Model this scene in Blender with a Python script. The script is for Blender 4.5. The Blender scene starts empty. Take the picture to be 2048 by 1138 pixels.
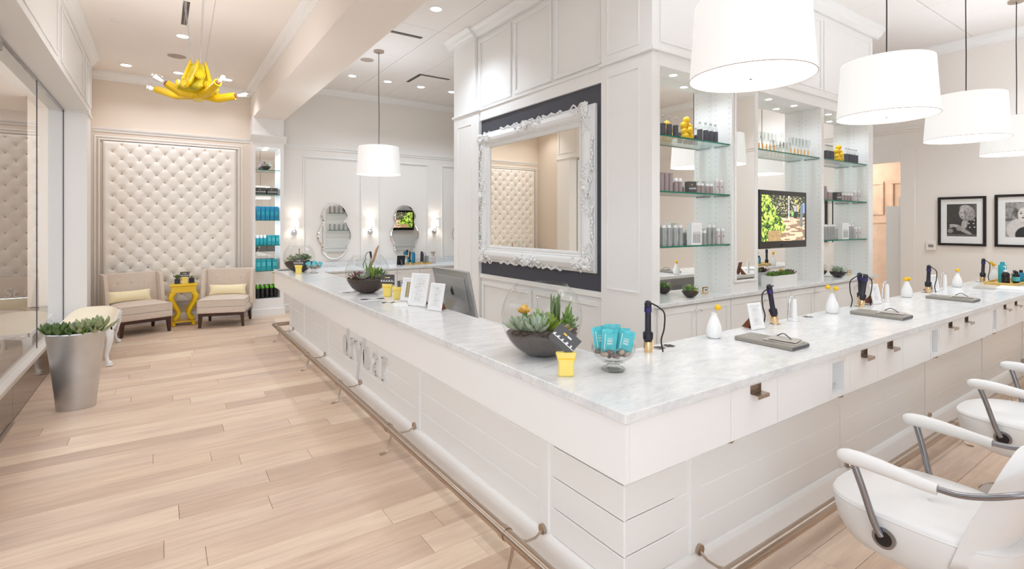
import bpy, bmesh, math, random
from mathutils import Vector, Matrix, Quaternion
rng = random.Random(7)
S = bpy.context.scene
COL = S.collection
PI = math.pi

# ---------------------------------------------------------------- camera, world, exposure
YAW = math.radians(34.4)
cam = bpy.data.cameras.new('camera')
cam.sensor_fit = 'HORIZONTAL'; cam.sensor_width = 36.0
cam.lens = 36.0 * 1025.0 / 2048.0
cam.shift_y = -(569 - 446) / 2048.0
cam.clip_start = 0.05; cam.clip_end = 200
camo = bpy.data.objects.new('camera', cam); COL.objects.link(camo)
camo.location = (0, 0, 1.6); camo.rotation_euler = (PI / 2, 0, -YAW)
S.camera = camo
W = bpy.data.worlds.new('daylight'); S.world = W; W.use_nodes = True
bg = W.node_tree.nodes['Background']
bg.inputs[0].default_value = (0.89, 0.99, 1.13, 1); bg.inputs[1].default_value = 2.35
S.view_settings.view_transform = 'Standard'
S.view_settings.look = 'None'
S.view_settings.gamma = 1.0
S.view_settings.use_curve_mapping = False
S.view_settings.exposure = 0.25
DOWN_W = 20.0          # watts of one recessed ceiling lamp
WARM = (0.97, 0.97, 1.05)
NEUT = (0.87, 1.0, 1.165)

# ---------------------------------------------------------------- materials
def lin(c):
    return tuple((x / 12.92 if x <= .04045 else ((x + .055) / 1.055) ** 2.4) for x in c[:3])
def srgb(r, g, b): return lin((r / 255., g / 255., b / 255.))
MATS = {}
def P(name, col, rough=.5, metal=0., spec=.5, emit=None, es=0., bump=None, sheen=0., coat=0., trans=0., vary=None):
    m = bpy.data.materials.new(name); m.use_nodes = True; MATS[name] = m
    nt = m.node_tree; b = nt.nodes['Principled BSDF']
    b.inputs['Base Color'].default_value = (*col, 1)
    b.inputs['Roughness'].default_value = rough
    b.inputs['Metallic'].default_value = metal
    b.inputs['Specular IOR Level'].default_value = spec
    if emit: b.inputs['Emission Color'].default_value = (*emit, 1); b.inputs['Emission Strength'].default_value = es
    if sheen: b.inputs['Sheen Weight'].default_value = sheen
    if coat: b.inputs['Coat Weight'].default_value = coat; b.inputs['Coat Roughness'].default_value = .08
    if trans: b.inputs['Transmission Weight'].default_value = trans
    if vary or bump:
        tc = nt.nodes.new('ShaderNodeTexCoord')
    if vary:      # (scale, amount): soft mottling of the colour
        n = nt.nodes.new('ShaderNodeTexNoise'); n.inputs['Scale'].default_value = vary[0]; n.inputs['Detail'].default_value = 4
        nt.links.new(tc.outputs['Object'], n.inputs['Vector'])
        r = nt.nodes.new('ShaderNodeValToRGB')
        a = vary[1]
        r.color_ramp.elements[0].position = .3; r.color_ramp.elements[1].position = .7
        r.color_ramp.elements[0].color = (*[x * (1 - a) for x in col], 1)
        r.color_ramp.elements[1].color = (*[min(1, x * (1 + a)) for x in col], 1)
        nt.links.new(n.outputs['Fac'], r.inputs['Fac']); nt.links.new(r.outputs['Color'], b.inputs['Base Color'])
    if bump:      # (scale, strength, distance)
        n2 = nt.nodes.new('ShaderNodeTexNoise'); n2.inputs['Scale'].default_value = bump[0]; n2.inputs['Detail'].default_value = 3
        nt.links.new(tc.outputs['Object'], n2.inputs['Vector'])
        bp = nt.nodes.new('ShaderNodeBump'); bp.inputs['Strength'].default_value = bump[1]; bp.inputs['Distance'].default_value = bump[2]
        nt.links.new(n2.outputs['Fac'], bp.inputs['Height']); nt.links.new(bp.outputs['Normal'], b.inputs['Normal'])
    return m
def GLASS(name, tint=(1, 1, 1), ior=1.5, rough=0.0, body=None):
    # thin sheet of glass: clear, with the Fresnel reflection of its surface
    m = bpy.data.materials.new(name); m.use_nodes = True; MATS[name] = m
    nt = m.node_tree; nt.nodes.clear()
    o = nt.nodes.new('ShaderNodeOutputMaterial'); t = nt.nodes.new('ShaderNodeBsdfTransparent')
    g = nt.nodes.new('ShaderNodeBsdfGlossy'); fr = nt.nodes.new('ShaderNodeFresnel'); mx = nt.nodes.new('ShaderNodeMixShader')
    geo = nt.nodes.new('ShaderNodeNewGeometry'); mt = nt.nodes.new('ShaderNodeMath'); mt.operation = 'MULTIPLY_ADD'
    # same index from both sides of the sheet
    mt.inputs[1].default_value = (1 / ior - ior); mt.inputs[2].default_value = ior
    nt.links.new(geo.outputs['Backfacing'], mt.inputs[0]); nt.links.new(mt.outputs[0], fr.inputs['IOR'])
    t.inputs[0].default_value = (*tint, 1); g.inputs['Roughness'].default_value = rough
    nt.links.new(fr.outputs[0], mx.inputs[0]); nt.links.new(t.outputs[0], mx.inputs[1]); nt.links.new(g.outputs[0], mx.inputs[2])
    nt.links.new(mx.outputs[0], o.inputs[0])
    return m

P('white_paint', srgb(249, 247, 243), .42)
P('white_satin', srgb(250, 248, 245), .3)
P('cream_wall', srgb(238, 224, 208), .75)
P('vanity_wall', srgb(248, 242, 234), .6)
P('beige_wall', srgb(248, 240, 231), .75)
P('ceiling_paint', srgb(252, 243, 233), .9)
P('tile_white', srgb(246, 240, 234), .9, bump=(220, .15, .002))
P('dark_gap', srgb(60, 55, 52), .9)
P('slate_panel', srgb(74, 75, 84), .5)
P('tuft_fabric', srgb(254, 248, 239), .75, sheen=.2, bump=(700, .12, .001))
P('button_fabric', srgb(206, 186, 162), .8)
P('linen', srgb(224, 207, 190), .85, sheen=.15, vary=(60, .06), bump=(900, .25, .001))
P('linen_dark', srgb(204, 184, 166), .85)
P('pillow_yellow', srgb(255, 240, 198), .8, sheen=.2, bump=(800, .15, .001))
P('cushion_cream', srgb(252, 238, 208), .7, sheen=.2, bump=(600, .1, .001))
P('walnut', srgb(70, 38, 26), .35, vary=(14, .25))
P('yellow_lacquer', srgb(250, 205, 0), .28, coat=.4)
P('letter_white', srgb(227, 223, 219), .4)
P('yellow_body', srgb(218, 200, 40), .35, vary=(9, .22), coat=.3)
P('yellow_plastic', srgb(252, 226, 120), .45)
P('galvanised', srgb(206, 207, 207), .34, metal=.9, vary=(5, .1), bump=(60, .05, .001))
P('nickel', srgb(186, 170, 155), .28, metal=1.0)
P('chrome', srgb(225, 225, 228), .06, metal=1.0)
P('grey_metal', srgb(150, 150, 154), .25, metal=1.0)
P('aluminium', srgb(196, 196, 196), .3, metal=.85)
P('mirror', (.93, .94, .92), .0, metal=1.0)
P('mirror_warm', (.95, .92, .84), .0, metal=1.0)
P('mirror_edge', srgb(150, 160, 158), .05, metal=1.0)
P('plaster_white', srgb(244, 243, 240), .55)
P('black', srgb(20, 18, 20), .35)
P('black_gloss', srgb(14, 13, 14), .12)
P('navy_black', srgb(26, 26, 38), .4)
P('purple_ring', srgb(48, 38, 96), .4)
P('gold', srgb(236, 205, 160), .18, metal=1.0)
P('porcelain', srgb(248, 247, 245), .15)
P('paper', srgb(244, 243, 240), .7)
P('frame_white', srgb(246, 245, 243), .4)
P('frame_black', srgb(26, 18, 18), .4)
P('brown_board', srgb(120, 66, 42), .6)
P('grey_card', srgb(92, 90, 90), .5)
P('teal_box', srgb(44, 170, 184), .4)
P('blue_box', srgb(28, 140, 178), .4)
P('teal_foil', srgb(88, 200, 208), .3, vary=(40, .2))
P('green_cap', srgb(110, 200, 40), .35)
P('bottle_black', srgb(26, 22, 22), .2)
P('mauve', srgb(165, 148, 145), .35)
P('silver_bottle', srgb(168, 170, 168), .35, metal=.15)
P('pale_bottle', srgb(215, 205, 202), .35)
P('label_dark', srgb(84, 84, 92), .5)
P('blue_dot', srgb(40, 30, 140), .5)
P('orange_candy', srgb(240, 180, 90), .5)
P('lemon', srgb(246, 200, 40), .45, bump=(90, .2, .002))
P('soil', srgb(70, 54, 48), .95, vary=(80, .35), bump=(120, .6, .006))
P('grey_sand', srgb(104, 96, 92), .95, vary=(120, .2), bump=(200, .4, .003))
P('pebble_a', srgb(190, 165, 145), .5, vary=(20, .2))
P('pebble_b', srgb(120, 100, 92), .5, vary=(20, .2))
P('leaf_dark', srgb(96, 122, 70), .45, vary=(25, .25))
P('leaf_grey', srgb(156, 166, 122), .5, vary=(25, .22))
P('leaf_blue', srgb(132, 140, 150), .5, vary=(25, .2))
P('leaf_lime', srgb(140, 168, 44), .45, vary=(30, .3))
P('leaf_mid', srgb(104, 142, 52), .45, vary=(30, .3))
P('leaf_silver', srgb(172, 186, 160), .6, vary=(30, .15))
P('leaf_pink', srgb(222, 190, 140), .5, vary=(30, .25))
P('leaf_plum', srgb(120, 74, 82), .5, vary=(30, .25))
P('flower_yellow', srgb(246, 196, 30), .6)
P('flower_orange', srgb(250, 190, 70), .6, vary=(30, .2))
P('driftwood', srgb(190, 140, 112), .8, vary=(30, .2))
P('bamboo', srgb(226, 190, 110), .5, vary=(12, .15))
P('leather_white', srgb(232, 230, 227), .38, bump=(500, .06, .0008))
P('clip_grey', srgb(150, 144, 134), .45)
P('clip_light', srgb(186, 180, 172), .45)
P('exterior_dark', srgb(176, 156, 136), .8)
P('exterior_tan', srgb(232, 216, 200), .8)
P('exterior_floor', srgb(150, 130, 112), .5)
P('dark_base', srgb(74, 58, 50), .12, coat=.5)
P('sill_grey', srgb(205, 196, 186), .35)
P('amber_wood', srgb(232, 208, 186), .5, vary=(6, .08))
P('grille_grey', srgb(186, 170, 156), .8)
P('shelf_edge', srgb(16, 120, 96), .1)
P('lamp_on', (1, 1, 1), .5, emit=(1, .96, .9), es=9)
P('bulb_on', (1, 1, 1), .3, emit=(1, .9, .76), es=7)
P('shade_fabric', srgb(232, 231, 229), .8, emit=(1, .99, .97), es=.36)
P('shade_inner', srgb(250, 248, 244), .8, emit=(1, .985, .96), es=4.0)
P('pendant_glow', srgb(250, 248, 244), .8, emit=(.91, 1, 1.13), es=9.5)
P('sconce_shade', srgb(250, 246, 240), .8, emit=(1, .93, .84), es=1.0)
GLASS('clear_glass')
GLASS('bowl_glass', (.965, .975, .97), 1.5)
GLASS('shop_glass', (.96, .97, .95), 1.6)
GLASS('shelf_glass', (.90, .965, .945), 1.45)

def floor_mat(name, light):
    m = bpy.data.materials.new(name); m.use_nodes = True; MATS[name] = m
    nt = m.node_tree; b = nt.nodes['Principled BSDF']; N = nt.nodes.new; L = nt.links.new
    tc = N('ShaderNodeTexCoord'); oi = N('ShaderNodeObjectInfo'); mp = N('ShaderNodeMapping')
    mul = N('ShaderNodeVectorMath'); mul.operation = 'SCALE'; mul.inputs[0].default_value = (37, 91, 13)
    L(oi.outputs['Random'], mul.inputs['Scale'])
    add = N('ShaderNodeVectorMath'); add.operation = 'ADD'
    L(tc.outputs['Object'], add.inputs[0]); L(mul.outputs[0], add.inputs[1])
    L(add.outputs[0], mp.inputs['Vector']); mp.inputs['Scale'].default_value = (1.2, 16, 1)
    n = N('ShaderNodeTexNoise'); n.inputs['Scale'].default_value = 2.2; n.inputs['Detail'].default_value = 7; n.inputs['Roughness'].default_value = .62
    L(mp.outputs[0], n.inputs['Vector'])
    n2 = N('ShaderNodeTexNoise'); n2.inputs['Scale'].default_value = 1.1; n2.inputs['Detail'].default_value = 3
    mp2 = N('ShaderNodeMapping'); mp2.inputs['Scale'].default_value = (.9, 5, 1); L(add.outputs[0], mp2.inputs['Vector']); L(mp2.outputs[0], n2.inputs['Vector'])
    r = N('ShaderNodeValToRGB'); e = r.color_ramp.elements
    e[0].position = 0; e[0].color = (*srgb(216, 190, 168), 1)
    e[1].position = 1; e[1].color = (*srgb(246, 226, 204), 1)
    for p, c in ((.25, (235, 209, 184)), (.5, (228, 203, 182)), (.75, (242, 218, 194))):
        q = e.new(p); q.color = (*srgb(*c), 1)
    L(oi.outputs['Random'], r.inputs['Fac'])
    g = N('ShaderNodeValToRGB'); ge = g.color_ramp.elements
    ge[0].position = .3; ge[0].color = (.80, .77, .75, 1); ge[1].position = .62; ge[1].color = (1.02, 1.02, 1.02, 1)
    L(n.outputs['Fac'], g.inputs['Fac'])
    g2 = N('ShaderNodeValToRGB'); ge = g2.color_ramp.elements
    ge[0].position = .35; ge[0].color = (.86, .82, .80, 1); ge[1].position = .65; ge[1].color = (1.04, 1.03, 1.0, 1)
    L(n2.outputs['Fac'], g2.inputs['Fac'])
    mx = N('ShaderNodeMix'); mx.data_type = 'RGBA'; mx.blend_type = 'MULTIPLY'; mx.inputs['Factor'].default_value = .75
    L(r.outputs[0], mx.inputs['A']); L(g.outputs[0], mx.inputs['B'])
    mx2 = N('ShaderNodeMix'); mx2.data_type = 'RGBA'; mx2.blend_type = 'MULTIPLY'; mx2.inputs['Factor'].default_value = .8
    L(mx.outputs['Result'], mx2.inputs['A']); L(g2.outputs[0], mx2.inputs['B'])
    L(mx2.outputs['Result'], b.inputs['Base Color'])
    b.inputs['Roughness'].default_value = .42; b.inputs['Specular IOR Level'].default_value = .4
    bp = N('ShaderNodeBump'); bp.inputs['Strength'].default_value = .12; bp.inputs['Distance'].default_value = .002
    L(n.outputs['Fac'], bp.inputs['Height']); L(bp.outputs[0], b.inputs['Normal'])
floor_mat('oak_floor', 1)
def marble_mat():
    m = bpy.data.materials.new('marble'); m.use_nodes = True; MATS['marble'] = m
    nt = m.node_tree; b = nt.nodes['Principled BSDF']; N = nt.nodes.new; L = nt.links.new
    tc = N('ShaderNodeTexCoord'); mp = N('ShaderNodeMapping'); mp.inputs['Rotation'].default_value = (.2, .3, -.6); mp.inputs['Scale'].default_value = (1, 2.6, 2)
    L(tc.outputs['Object'], mp.inputs[0])
    n = N('ShaderNodeTexNoise'); n.inputs['Scale'].default_value = 3.2; n.inputs['Detail'].default_value = 9; n.inputs['Roughness'].default_value = .62; n.inputs['Distortion'].default_value = 1.4
    L(mp.outputs[0], n.inputs['Vector'])
    r = N('ShaderNodeValToRGB'); e = r.color_ramp.elements
    e[0].position = .30; e[0].color = (*srgb(220, 221, 222), 1); e[1].position = .55; e[1].color = (*srgb(239, 239, 237), 1)
    L(n.outputs['Fac'], r.inputs[0])
    n2 = N('ShaderNodeTexNoise'); n2.inputs['Scale'].default_value = 26; n2.inputs['Detail'].default_value = 6; n2.inputs['Roughness'].default_value = .7
    L(mp.outputs[0], n2.inputs['Vector'])
    r2 = N('ShaderNodeValToRGB'); e = r2.color_ramp.elements
    e[0].position = .3; e[0].color = (.80, .81, .82, 1); e[1].position = .50; e[1].color = (1, 1, 1, 1)
    L(n2.outputs['Fac'], r2.inputs[0])
    mx = N('ShaderNodeMix'); mx.data_type = 'RGBA'; mx.blend_type = 'MULTIPLY'; mx.inputs['Factor'].default_value = .8
    L(r.outputs[0], mx.inputs['A']); L(r2.outputs[0], mx.inputs['B']); L(mx.outputs['Result'], b.inputs['Base Color'])
    b.inputs['Roughness'].default_value = .2; b.inputs['Specular IOR Level'].default_value = .4
marble_mat()
def attr_mat(name, emit=0., rough=.4):
    m = bpy.data.materials.new(name); m.use_nodes = True; MATS[name] = m
    nt = m.node_tree; b = nt.nodes['Principled BSDF']; a = nt.nodes.new('ShaderNodeAttribute'); a.attribute_name = 'print'
    nt.links.new(a.outputs['Color'], b.inputs['Base Color']); b.inputs['Roughness'].default_value = rough
    if emit:
        nt.links.new(a.outputs['Color'], b.inputs['Emission Color']); b.inputs['Emission Strength'].default_value = emit
attr_mat('printed'); attr_mat('screen', .9, .15)

# ---------------------------------------------------------------- mesh helpers
def curve(pts, n=6):
    """Catmull-Rom through the points"""
    P_ = [Vector(p) for p in pts]; P_ = [P_[0]] + P_ + [P_[-1]]; out = []
    for i in range(1, len(P_) - 2):
        a, b, c, d = P_[i - 1:i + 3]
        for k in range(n):
            t = k / n; out.append(.5 * ((2 * b) + (c - a) * t + (2 * a - 5 * b + 4 * c - d) * t * t + (3 * b - a - 3 * c + d) * t ** 3))
    out.append(P_[-2]); return out
class MB:
    def __init__(s): s.v = []; s.f = []
    def add(s, vs, fs):
        o = len(s.v); s.v += [tuple(x) for x in vs]; s.f += [tuple(i + o for i in q) for q in fs]; return s
    def box(s, x0, x1, y0, y1, z0, z1):
        return s.add([(x0, y0, z0), (x1, y0, z0), (x1, y1, z0), (x0, y1, z0), (x0, y0, z1), (x1, y0, z1), (x1, y1, z1), (x0, y1, z1)],
                     [(0, 3, 2, 1), (4, 5, 6, 7), (0, 1, 5, 4), (1, 2, 6, 5), (2, 3, 7, 6), (3, 0, 4, 7)])
    def cbox(s, c, d): return s.box(c[0] - d[0] / 2, c[0] + d[0] / 2, c[1] - d[1] / 2, c[1] + d[1] / 2, c[2] - d[2] / 2, c[2] + d[2] / 2)
    def cyl(s, p, q, r, r2=None, n=16):
        p = Vector(p); q = Vector(q); r2 = r if r2 is None else r2
        u = (q - p).to_track_quat('Z', 'Y')
        vs = []
        for c, rr in ((p, r), (q, r2)):
            for i in range(n):
                a = 2 * PI * i / n; vs.append(c + u @ Vector((rr * math.cos(a), rr * math.sin(a), 0)))
        fs = [(i, (i + 1) % n, n + (i + 1) % n, n + i) for i in range(n)] + [tuple(range(n - 1, -1, -1)), tuple(range(n, 2 * n))]
        return s.add(vs, fs)
    def lathe(s, prof, n=24, c=(0, 0, 0), sx=1, sy=1, cap=True):
        vs = []; k = len(prof)
        for r, z in prof:
            for i in range(n):
                a = 2 * PI * i / n; vs.append((c[0] + sx * r * math.cos(a), c[1] + sy * r * math.sin(a), c[2] + z))
        fs = [(j * n + i, j * n + (i + 1) % n, (j + 1) * n + (i + 1) % n, (j + 1) * n + i) for j in range(k - 1) for i in range(n)]
        if cap:
            if prof[0][0] > 1e-6: fs.append(tuple(range(n - 1, -1, -1)))
            if prof[-1][0] > 1e-6: fs.append(tuple((k - 1) * n + i for i in range(n)))
        return s.add(vs, fs)
    def tube(s, pts, r, n=8, close=False):
        pts = [Vector(p) for p in pts]; k = len(pts); rs = r if isinstance(r, (list, tuple)) else [r] * k
        vs = []; prev = None
        for j, p in enumerate(pts):
            if close: t = (pts[(j + 1) % k] - pts[j - 1]).normalized()
            else: t = (pts[min(j + 1, k - 1)] - pts[max(j - 1, 0)]).normalized()
            if prev is None:
                up = Vector((0, 0, 1)) if abs(t.z) < .9 else Vector((1, 0, 0)); x = t.cross(up).normalized()
            else:
                x = (prev - t * prev.dot(t)).normalized()
            prev = x; y = t.cross(x)
            for i in range(n):
                a = 2 * PI * i / n; vs.append(p + (x * math.cos(a) + y * math.sin(a)) * rs[j])
        m = k if close else k - 1
        fs = [(j * n + i, j * n + (i + 1) % n, ((j + 1) % k) * n + (i + 1) % n, ((j + 1) % k) * n + i) for j in range(m) for i in range(n)]
        if not close: fs += [tuple(range(n - 1, -1, -1)), tuple((k - 1) * n + i for i in range(n))]
        return s.add(vs, fs)
    def prism(s, poly, axis, a0, a1):
        # poly in the two other axes (x:(y,z) y:(x,z) z:(x,y)), pushed along axis from a0 to a1
        def pt(p, a): return (a, p[0], p[1]) if axis == 'x' else ((p[0], a, p[1]) if axis == 'y' else (p[0], p[1], a))
        n = len(poly)
        vs = [pt(p, a0) for p in poly] + [pt(p, a1) for p in poly]
        fs = [(i, (i + 1) % n, n + (i + 1) % n, n + i) for i in range(n)] + [tuple(range(n - 1, -1, -1)), tuple(range(n, 2 * n))]
        return s.add(vs, fs)
    def ball(s, c, r, n=10, m=6, q=None):
        r = r if isinstance(r, (list, tuple)) else (r, r, r); c = Vector(c)
        vs = []
        for j in range(1, m):
            t = PI * j / m
            for i in range(n):
                a = 2 * PI * i / n; w = Vector((r[0] * math.sin(t) * math.cos(a), r[1] * math.sin(t) * math.sin(a), r[2] * math.cos(t)))
                vs.append(c + (q @ w if q else w))
        a = Vector((0, 0, r[2])); vs += [c + (q @ a if q else a), c - (q @ a if q else a)]
        t = (m - 1) * n
        fs = [(j * n + i, (j + 1) * n + i, (j + 1) * n + (i + 1) % n, j * n + (i + 1) % n) for j in range(m - 2) for i in range(n)]
        fs += [(t, i, (i + 1) % n) for i in range(n)] + [(t + 1, (m - 2) * n + (i + 1) % n, (m - 2) * n + i) for i in range(n)]
        return s.add(vs, fs)
    def ring(s, axis, p, y0, y1, z0, z1, w, t):
        # rectangular picture-frame bar on a wall: axis 'x' plane x=p, 'y' plane y=p; t is how far it stands out (signed)
        a, b = sorted((p, p + t))
        for q in ((y0, y1, z0, z0 + w), (y0, y1, z1 - w, z1), (y0, y0 + w, z0 + w, z1 - w), (y1 - w, y1, z0 + w, z1 - w)):
            if axis == 'x': s.box(a, b, q[0], q[1], q[2], q[3])
            else: s.box(q[0], q[1], a, b, q[2], q[3])
        return s
    def leaf(s, base, d, up, L, w, t):
        # fleshy pointed leaf, 6-gon section tapering to a tip
        d = Vector(d).normalized(); up = Vector(up); sd = d.cross(up).normalized(); nn = sd.cross(d).normalized(); b = Vector(base)
        vs = [b]
        for f, wf in ((.3, .8), (.62, 1.0), (.86, .55)):
            c = b + d * L * f + nn * (L * .10 * f * f)
            vs += [c + sd * w * wf / 2, c + nn * t * wf * .35, c - sd * w * wf / 2, c - nn * t * wf * .65]
        vs.append(b + d * L + nn * L * .14)
        fs = [(0, 1, 2), (0, 2, 3), (0, 3, 4), (0, 4, 1)]
        for k in (0, 1):
            o = 1 + 4 * k; fs += [(o + i, o + 4 + i, o + 4 + (i + 1) % 4, o + (i + 1) % 4) for i in range(4)]
        fs += [(9 + i, 13, 9 + (i + 1) % 4) for i in range(4)]
        return s.add(vs, fs)
    def rosette(s, c, R, n=16, tilt0=.15, tilt1=1.25, wf=.42, r=None):
        r = r or rng
        for i in range(n):
            f = i / max(1, n - 1); a = i * 2.39996 + r.uniform(-.15, .15); el = tilt0 + (tilt1 - tilt0) * f
            L = R * (1 - .45 * f) * r.uniform(.88, 1.1)
            d = Vector((math.cos(a) * math.cos(el), math.sin(a) * math.cos(el), math.sin(el)))
            s.leaf(Vector(c) + Vector((math.cos(a), math.sin(a), 0)) * R * .04 + Vector((0, 0, R * .1 * f)), d, (0, 0, 1) if el < 1.3 else (1, 0, 0), L, L * wf, L * .16)
        return s
    def build(s, name, mat, parent=None, world=False, smooth=None, bevel=0, seg=1, kind=None, loc=None):
        me = bpy.data.meshes.new(name); me.from_pydata(s.v, [], s.f); me.update()
        if bevel or smooth is not None:
            bm = bmesh.new(); bm.from_mesh(me)
            bmesh.ops.recalc_face_normals(bm, faces=bm.faces)
            if bevel: bmesh.ops.bevel(bm, geom=[e for e in bm.edges if len(e.link_faces) == 2 and e.calc_face_angle(0) > .5], offset=bevel, segments=seg, affect='EDGES', profile=.6, clamp_overlap=True)
            bm.to_mesh(me); bm.free()
        if smooth is not None:
            me.polygons.foreach_set('use_smooth', [True] * len(me.polygons)); me.set_sharp_from_angle(angle=smooth)
        me.materials.append(MATS[mat])
        o = bpy.data.objects.new(name, me); COL.objects.link(o)
        if parent is not None:
            o.parent = parent
            if world:
                me.transform(Matrix.Translation(-Vector(parent.location)))
        if loc is not None: o.location = loc
        if kind: o['kind'] = kind
        return o
SM = .7
def thing(name, label, cat, loc=(0, 0, 0), rz=0, group=None):
    o = bpy.data.objects.new(name, None); COL.objects.link(o); o.location = loc; o.rotation_euler = (0, 0, rz)
    o.empty_display_size = .1; o['label'] = label; o['category'] = cat
    if group: o['group'] = group
    return o
def tag(o, label, cat, group=None):
    o['label'] = label; o['category'] = cat
    if group: o['group'] = group
    return o
def copy_tree(o, loc, rz=0, label=None, scale=None, parent=None):
    c = o.copy(); COL.objects.link(c)
    if parent is None:
        c.location = loc; c.rotation_euler = (0, 0, rz)
        if label: c['label'] = label
        if scale: c.scale = scale
    else:
        c.parent = parent
    for ch in o.children: copy_tree(ch, None, parent=c)
    return c
class Repeat:
    """first call uses the prototype itself, later calls copies"""
    def __init__(s, root): s.r = root; s.used = False
    def put(s, loc, rz=0, label=None, scale=None):
        if not s.used:
            s.used = True; o = s.r; o.location = loc; o.rotation_euler = (0, 0, rz)
            if label: o['label'] = label
            if scale: o.scale = scale
            return o
        return copy_tree(s.r, loc, rz, label, scale)
ORD = ['first', 'second', 'third', 'fourth', 'fifth', 'sixth', 'seventh', 'eighth', 'ninth', 'tenth', 'eleventh', 'twelfth']
def printed(name, mat, parent, o, u, v, nx, ny, fn):
    """flat print: grid of colours fn(s, t) with s, t in 0..1 over the parallelogram o, u, v"""
    o = Vector(o); u = Vector(u); v = Vector(v)
    vs = [o + u * (i / nx) + v * (j / ny) for j in range(ny + 1) for i in range(nx + 1)]
    fs = [(j * (nx + 1) + i, j * (nx + 1) + i + 1, (j + 1) * (nx + 1) + i + 1, (j + 1) * (nx + 1) + i) for j in range(ny) for i in range(nx)]
    me = bpy.data.meshes.new(name); me.from_pydata(vs, [], fs)
    ca = me.color_attributes.new('print', 'FLOAT_COLOR', 'CORNER'); k = 0
    for j in range(ny):
        for i in range(nx):
            c = lin([x / 255. for x in fn((i + .5) / nx, (j + .5) / ny)])
            for _ in range(4): ca.data[k].color = (*c, 1); k += 1
    me.materials.append(MATS[mat])
    ob = bpy.data.objects.new(name, me); COL.objects.link(ob)
    if parent is not None: ob.parent = parent
    return ob
def struct(o):
    o['kind'] = 'structure'; return o
def spot(name, loc, w, col=NEUT, size=120, blend=.7, rad=.05, aim=None):
    l = bpy.data.lights.new(name, 'SPOT'); l.energy = w; l.color = col; l.spot_size = math.radians(size); l.spot_blend = blend; l.shadow_soft_size = rad
    o = bpy.data.objects.new(name, l); COL.objects.link(o); o.location = loc
    if aim is not None: o.rotation_euler = (Vector(aim) - Vector(loc)).to_track_quat('-Z', 'Y').to_euler()
    return o
def point(name, loc, w, col=NEUT, rad=.05):
    l = bpy.data.lights.new(name, 'POINT'); l.energy = w; l.color = col; l.shadow_soft_size = rad
    o = bpy.data.objects.new(name, l); COL.objects.link(o); o.location = loc; return o

# ================================================================ THE SETTING
CEIL_L, CEIL_R = 3.90, 4.12
GX, WX, BY, RX, FY = -0.99, -0.805, 9.95, 9.20, -2.5     # glass, left wall face, back wall, right wall, front wall
# floor: slab and boards laid along x
floor = struct(MB().box(-1.05, RX + .1, FY, BY + .1, -.1, -.012).build('floor', 'oak_floor'))
def plank_row(y0, y1, xa, xb):
    x = xa - rng.uniform(0, 1.6)
    while x < xb:
        L = rng.choice((1.1, 1.5, 1.9, 2.2, 2.4)) * rng.uniform(.9, 1.1); a, b = max(x, xa), min(x + L, xb)
        if b - a > .03:
            g = .0009; t = .0016; m = MB()
            z0, z1 = -.012, rng.uniform(-.0006, 0)
            m.add([(a + g, y0 + g, z0), (b - g, y0 + g, z0), (b - g, y1 - g, z0), (a + g, y1 - g, z0),
                   (a + g, y0 + g, z1 - t), (b - g, y0 + g, z1 - t), (b - g, y1 - g, z1 - t), (a + g, y1 - g, z1 - t),
                   (a + g + t, y0 + g + t, z1), (b - g - t, y0 + g + t, z1), (b - g - t, y1 - g - t, z1), (a + g + t, y1 - g - t, z1)],
                  [(0, 1, 5, 4), (1, 2, 6, 5), (2, 3, 7, 6), (3, 0, 4, 7), (4, 5, 9, 8), (5, 6, 10, 9), (6, 7, 11, 10), (7, 4, 8, 11), (8, 9, 10, 11)])
            m.build('plank', 'oak_floor', floor)
        x += L
y = .2
while y < BY:
    y1 = min(y + .172, BY)
    plank_row(y, y1, GX, RX if y < 1.45 else (1.53 if y1 < 7.8 else 5.2))
    y += .172
MB().box(GX, RX, FY, .2, -.012, -.001).build('floor_front', 'oak_floor', floor)

# ceilings
lounge_ceiling = struct(MB().box(-1.0, 1.29, FY, BY + .1, CEIL_L, CEIL_L + .1).build('ceiling', 'ceiling_paint'))
salon_ceiling = struct(MB().box(1.2, RX + .1, FY, BY + .1, CEIL_R + .012, CEIL_R + .1).build('ceiling', 'dark_gap'))
MB().box(1.78, RX, FY, .9, CEIL_R, CEIL_R + .012).build('ceiling_field', 'tile_white', salon_ceiling)
def tile(x0, x1, y0, y1):
    g = .0025; MB().box(x0 + g, x1 - g, y0 + g, y1 - g, CEIL_R, CEIL_R + .012).build('ceiling_tile', 'tile_white', salon_ceiling, bevel=.003)
yy = .9
while yy < BY:
    xx = 1.78; y1 = min(yy + 1.3, BY)
    while xx < (RX if yy < 3.0 else (3.3 if yy < 6 else 6.2)):
        tile(xx, min(xx + .625, RX), yy, y1); xx += .625
    yy += 1.3
MB().box(3.3, RX, 3.3, 6, CEIL_R, CEIL_R + .012).build('ceiling_field', 'tile_white', salon_ceiling)
# beam between lounge and salon, with crown on its lounge side
beam = struct(MB().box(1.29, 1.78, FY, BY, 3.40, CEIL_R + .1).build('trim_1', 'ceiling_paint'))
def crown_prof(s):  # (out, down)
    return [(0, 0), (.10 * s, 0), (.10 * s, -.02), (.085 * s, -.028), (.06 * s, -.05), (.045 * s, -.085), (.018 * s, -.105), (.018 * s, -.125), (0, -.125)]
MB().prism([(1.29 - a, CEIL_L + d) for a, d in crown_prof(1)], 'y', FY, BY).build('crown', 'white_paint', beam, smooth=.4)

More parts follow.
